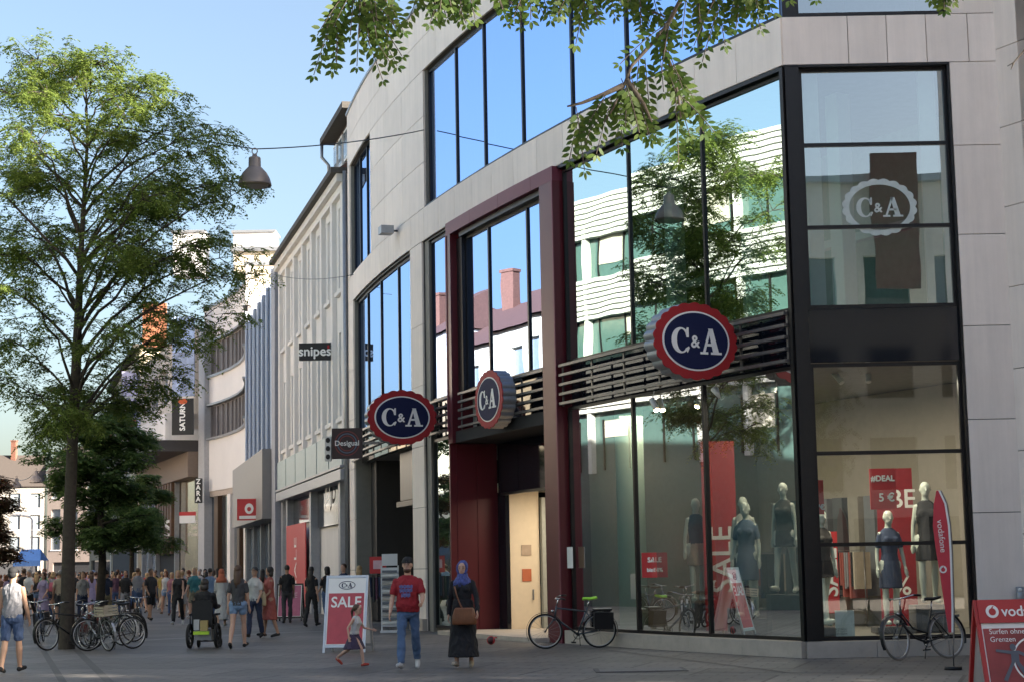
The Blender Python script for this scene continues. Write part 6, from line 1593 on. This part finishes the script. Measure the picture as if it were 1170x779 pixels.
# tree behind, darker and lower
p2=gY(113,58); h2_=atY(113,455,58).z
tr2=[Vector((0,0,0)),Vector((.1,0,2)),Vector((.0,0,4)),Vector((-.1,0,h2_-.8))]
lb=[(2.4+i*.17,i*137.5,rnd(1.2,2.2)*(1 if i<18 else .7),rnd(.1,1.1)) for i in range(27)]
street_tree('dark bushy lower tree just beyond the tall feathery tree',p2,tr2,[.16,.13,.1,.03],lb,LEAFD,4,leaf=(.2,.08),seed=4)
p3=gY(150,82); tr3=[Vector((0,0,0)),Vector((0,0,3)),Vector((0.1,0,5.8))]
street_tree('small dark tree in front of the canopy store',p3,tr3,[.14,.1,.03],[(2.6+i*.3,i*137.5,rnd(1.2,2.0),rnd(.1,.5)) for i in range(11)],LEAFD,6,leaf=(.2,.08),seed=8)
p4=gY(-30,75); street_tree('reddish brown leaved tree at the left edge of the street',p4,tr3,[.14,.1,.03],[(2.4+i*.25,i*137.5,rnd(1.2,2.1),rnd(.1,.5)) for i in range(13)],leafmat('copper_leaf',(.10,.03,.02),(.09,.08,.03),.3),6,leaf=(.2,.08),seed=9)
# ---- near tree: trunk stands right of the camera outside the frame, its lowest boughs hang into the top of the picture
def near_tree():
    random.seed(17)
    base=Vector((5.2,7.5,0)); t=thing('overhanging_tree','tree outside the frame whose leafy boughs hang down at the top of the view','tree',tuple(base))
    k=MB(); k.tube([Vector((0,0,0)),Vector((.1,-.1,2.5)),Vector((-.1,-.2,4.6)),Vector((-.3,-.2,7))],[.24,.2,.16,.05],14); o=k.build('trunk',M['bark']); o.parent=t
    tw=MB(); lf=MB()
    def compound(q,d,L_,n,sz):
        """a pinnate leaf: rachis from q along d with n leaflet pairs"""
        d=d.normalized(); side=d.cross(Vector((rnd(-.5,.5),-1,rnd(-.3,.3)))).normalized(); up=side.cross(d).normalized()
        pts=[q+d*L_*i/n+Vector((0,0,-.18*L_*(i/n)**2)) for i in range(n+1)]
        tw.tube(pts,.0014,4,cap=False)
        for i in range(1,n+1):
            for sg in (-1,1,0):
                if sg==0 and i<n: continue
                l=sz*rnd(.8,1.15)*(1-.25*(i/n)**2); dl=(side*sg*1.0+d*rnd(.35,.7)+up*rnd(-.25,.25)+Vector((0,0,-.35))).normalized() if sg else d
                wd=dl.cross(up+side*rnd(-.4,.4)).normalized()*l*.22
                b=pts[i]+dl*.004; mid=up*l*.03
                lf.face([b,b+dl*l*.25+wd*.9,b+dl*l*.6+wd,b+dl*l,b+dl*l*.6-wd,b+dl*l*.25-wd*.9])
    def bough(px,Y0,Y1,leafpts,r0=.009):
        n=len(px); pts=[atY(x,y,Y0+(Y1-Y0)*i/(n-1)) for i,(x,y) in enumerate(px)]
        pts=[p-base for p in pts]; tw.tube(pts,[r0*(1-.7*i/(n-1)) for i in range(n)],6)
        return pts
    def along(px,Y,step,L_,nl,sz,dirs,jit=.02,Y1=None,start=0.):
        pts=bough(px,Y,Y1 or Y,None); 
        acc=0; tot=sum((b-a).length for a,b in zip(pts,pts[1:])); s=start
        while s<tot:
            a=0
            for p,q in zip(pts,pts[1:]):
                l=(q-p).length
                if a+l>=s: c=p.lerp(q,(s-a)/l); dd=(q-p).normalized(); break
                a+=l
            for _ in range(2):
                ang=random.choice(dirs); v=Vector((ang[0]+rnd(-.3,.3),rnd(-.5,.3),ang[1]+rnd(-.25,.25)))
                compound(c+Vector((rnd(-jit,jit),rnd(-jit,jit),rnd(-jit,jit))),(v+dd*.35),L_*rnd(.75,1.15),nl,sz)
            s+=step*rnd(.7,1.3)
    down=[(-.3,-1),(.2,-1),(.5,-.9),(-.6,-.8),(0,-1)]
    # cluster at the upper left
    along([(420,-40),(400,-15),(385,10),(376,35)],5.2,.042,.17,8,.034,[(-.1,-1),(-.35,-1),(.15,-1)])
    along([(425,-35),(418,-5),(412,25),(410,40)],5.2,.038,.16,8,.034,[(.3,-1),(.0,-1),(.7,-.7)])
    along([(450,-30),(440,0),(432,20)],5.3,.05,.13,7,.032,[(.6,-.8),(-.2,-1)])
    # strip along the top edge
    for x0 in (488,515,548,596,650,676): along([(x0+14,-45),(x0+5,-25),(x0,-12)],5.0,.045,.115,7,.032,[(.2,-1),(-.4,-.9),(.6,-.7)])
    along([(470,-30),(560,-25),(660,-22),(760,-30)],5.1,.06,.11,7,.03,down)
    # main hanging bough in the middle
    along([(790,-60),(778,0),(762,30),(745,50),(722,75),(712,100),(700,125),(690,140)],5.0,.085,.15,8,.034,[(-.4,-1),(.35,-1),(-.8,-.6),(.1,-1)],start=.16)
    along([(762,28),(758,55),(768,80),(775,110),(778,135)],5.0,.085,.15,8,.034,[(.4,-1),(-.2,-1),(.8,-.6)],start=.04)
    along([(712,98),(690,108),(665,118),(648,122)],5.0,.07,.14,8,.033,[(-.3,-1),(0,-1),(.3,-.9)])
    along([(716,92),(735,118),(745,140)],4.95,.075,.14,8,.033,[(.4,-1),(0,-1)])
    along([(700,-40),(722,-12),(742,12),(760,20)],5.1,.07,.10,7,.03,[(-.5,-.8),(.2,-1)])
    # upper right cluster
    along([(860,-60),(840,-30),(820,-8),(812,8)],5.0,.04,.15,8,.034,[(-.1,-1),(.4,-1),(-.5,-.8)])
    along([(870,-50),(855,-25),(846,-8)],5.0,.04,.12,8,.034,[(.3,-1),(.7,-.8),(-.2,-1)])
    along([(800,-40),(790,-20),(782,-5)],5.0,.05,.12,7,.033,[(.0,-1),(.5,-.8)])
    for x0,y0 in ((925,-14),(1060,-14),(1075,-8),(1090,-16),(960,-24)): along([(x0+25,y0-30),(x0+5,y0-14),(x0,y0)],5.1,.06,.075,6,.03,down)
    # bare twig at the right
    along_pts=bough([(1200,40),(1172,56),(1158,72),(1151,76)],5,5,None,.004); bough([(1158,72),(1155,80)],5,5,None,.003)
    # boughs linking to the trunk, above the frame
    J=[atY(x,y,5.1)-base for x,y in ((430,-60),(620,-70),(790,-65),(870,-62),(1060,-60),(1200,40))]
    hub=Vector((-.15,-.2,4.4))
    for j in J: tw.tube([hub,hub.lerp(j,.4)+Vector((0,0,.25)),hub.lerp(j,.75)+Vector((0,0,.12)),j],[.05,.03,.018,.009],7)
    # more foliage above, outside the frame
    for i in range(240):
        c=Vector((rnd(-4.5,2),rnd(-2.5,3.2),rnd(4.3,7.2)))
        if (c+base).z-H < ((c+base).y)*.36+.5: c.z=((c+base).y)*.36+.6+H
        compound(c,Vector((rnd(-1,1),rnd(-1,1),-.7)),.2,7,.05)
    for i in range(1500):  # dense unseen foliage added to shade the boughs in view
        c=Vector((rnd(-3.2,5.5),rnd(-8.0,-1.5),rnd(4.0,7.6)))
        cw_=c+base
        if cw_.z-H < max(cw_.y,0)*.36+.5: continue
        compound(c,Vector((rnd(-1,1),rnd(-1,1),-.5)),.30,5,.095)
    for (dx,dy,dz) in ((1,-5,5.5),(3.5,-4,6),(-1.5,-4.5,5.6),(4.5,-6.5,5.5),(0,-7,6.2),(2.2,-7.2,6.6)):
        tw.tube([hub,hub.lerp(Vector((dx,dy,dz)),.5)+Vector((0,0,.4)),Vector((dx,dy,dz))],[.07,.04,.015],7)
    o=tw.build('limbs',M['bark']); o.parent=t
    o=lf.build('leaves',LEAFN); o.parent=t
near_tree()

# unseen tree added in the right-hand gap: breaks the low sun into streaks on the paving
street_tree('unseen broad tree added in the right-hand gap to break up the sunbeam',Vector((27.9,14.4,0)),[Vector((0,0,0)),Vector((0,.1,4)),Vector((.2,0,10)),Vector((0,0,17.5))],[.3,.25,.15,.04],[(4+i*.3,i*137.5,rnd(2.2,3.6),rnd(.1,.9)) for i in range(42)],LEAFD,4,leaf=(.26,.10),seed=41)

def inner_rail(label,u,d,n):
    c=LF.pt(u,0.31,d); t_=LF.tan(u); t=thing('garment_rail',label,'clothes rail',tuple(c),math.atan2(t_.y,t_.x))
    k=MB(); k.tube([(-.7,0,0.01),(-.7,0,1.5),(.7,0,1.5),(.7,0,.01)],.016,6); o=k.build('rail',M['rail']); o.parent=t
    k=MB(); random.seed(n)
    for i in range(18):
        x=-.64+i*.072; z=random.uniform(.55,.85); k.box(x,x+.045,-.2,.2,z,1.46,mi=random.randrange(5))
    o=k.build('garments',[cw('navy',0),cw('grey',0),cw('beige',0),cw('coral',0),cw('black',0)]); o.parent=t
inner_rail('rail of mixed garments inside behind the long shop window, near the small red poster',5.9,-3.2,3)
inner_rail('rail of garments deeper inside the shop, left of the far mannequin',4.3,-4.2,5)
inner_rail('rail of garments inside, between the round column and the long window',6.9,-3.9,9)
# ================================================================== CAMERA, SUN, SKY
cam=bpy.data.cameras.new('camera'); co=bpy.data.objects.new('camera',cam); COL.objects.link(co)
Mx=Matrix(((CR.x,CU.x,-FW.x,0),(CR.y,CU.y,-FW.y,0),(CR.z,CU.z,-FW.z,H),(0,0,0,1))); co.matrix_world=Mx
cam.sensor_fit='HORIZONTAL'; cam.sensor_width=36; cam.lens=F_PX/1170*36; cam.clip_end=3000; cam.clip_start=.1
SC.camera=co
SAZ=math.atan2(.92,-.39)      # direction to the sun, clockwise from +Y
SEL=R_(23)
sd=Vector((math.sin(SAZ)*math.cos(SEL),math.cos(SAZ)*math.cos(SEL),math.sin(SEL)))
sun=bpy.data.lights.new('sun','SUN'); sun.energy=5.0; sun.angle=R_(.5); sun.color=(1,.90,.76)
so=bpy.data.objects.new('sun',sun); COL.objects.link(so); so.rotation_euler=sd.to_track_quat('Z','Y').to_euler()
w=bpy.data.worlds.new('World'); SC.world=w; w.use_nodes=True; n=w.node_tree
sky=n.nodes.new('ShaderNodeTexSky'); sky.sky_type='NISHITA'; sky.sun_disc=False; sky.sun_elevation=SEL; sky.sun_rotation=SAZ
sky.air_density=1.0; sky.dust_density=3.5; sky.ozone_density=1.1
n.links.new(sky.outputs[0],n.nodes['Background'].inputs[0]); n.nodes['Background'].inputs[1].default_value=.057
SC.view_settings.view_transform='Standard'; SC.view_settings.look='None'; SC.view_settings.gamma=1; SC.view_settings.exposure=2.45
SC.render.engine='CYCLES'; SC.cycles.max_bounces=8; SC.cycles.transparent_max_bounces=16; SC.cycles.use_denoising=True
SC.cycles.caustics_reflective=False
bpy.context.view_layer.update()
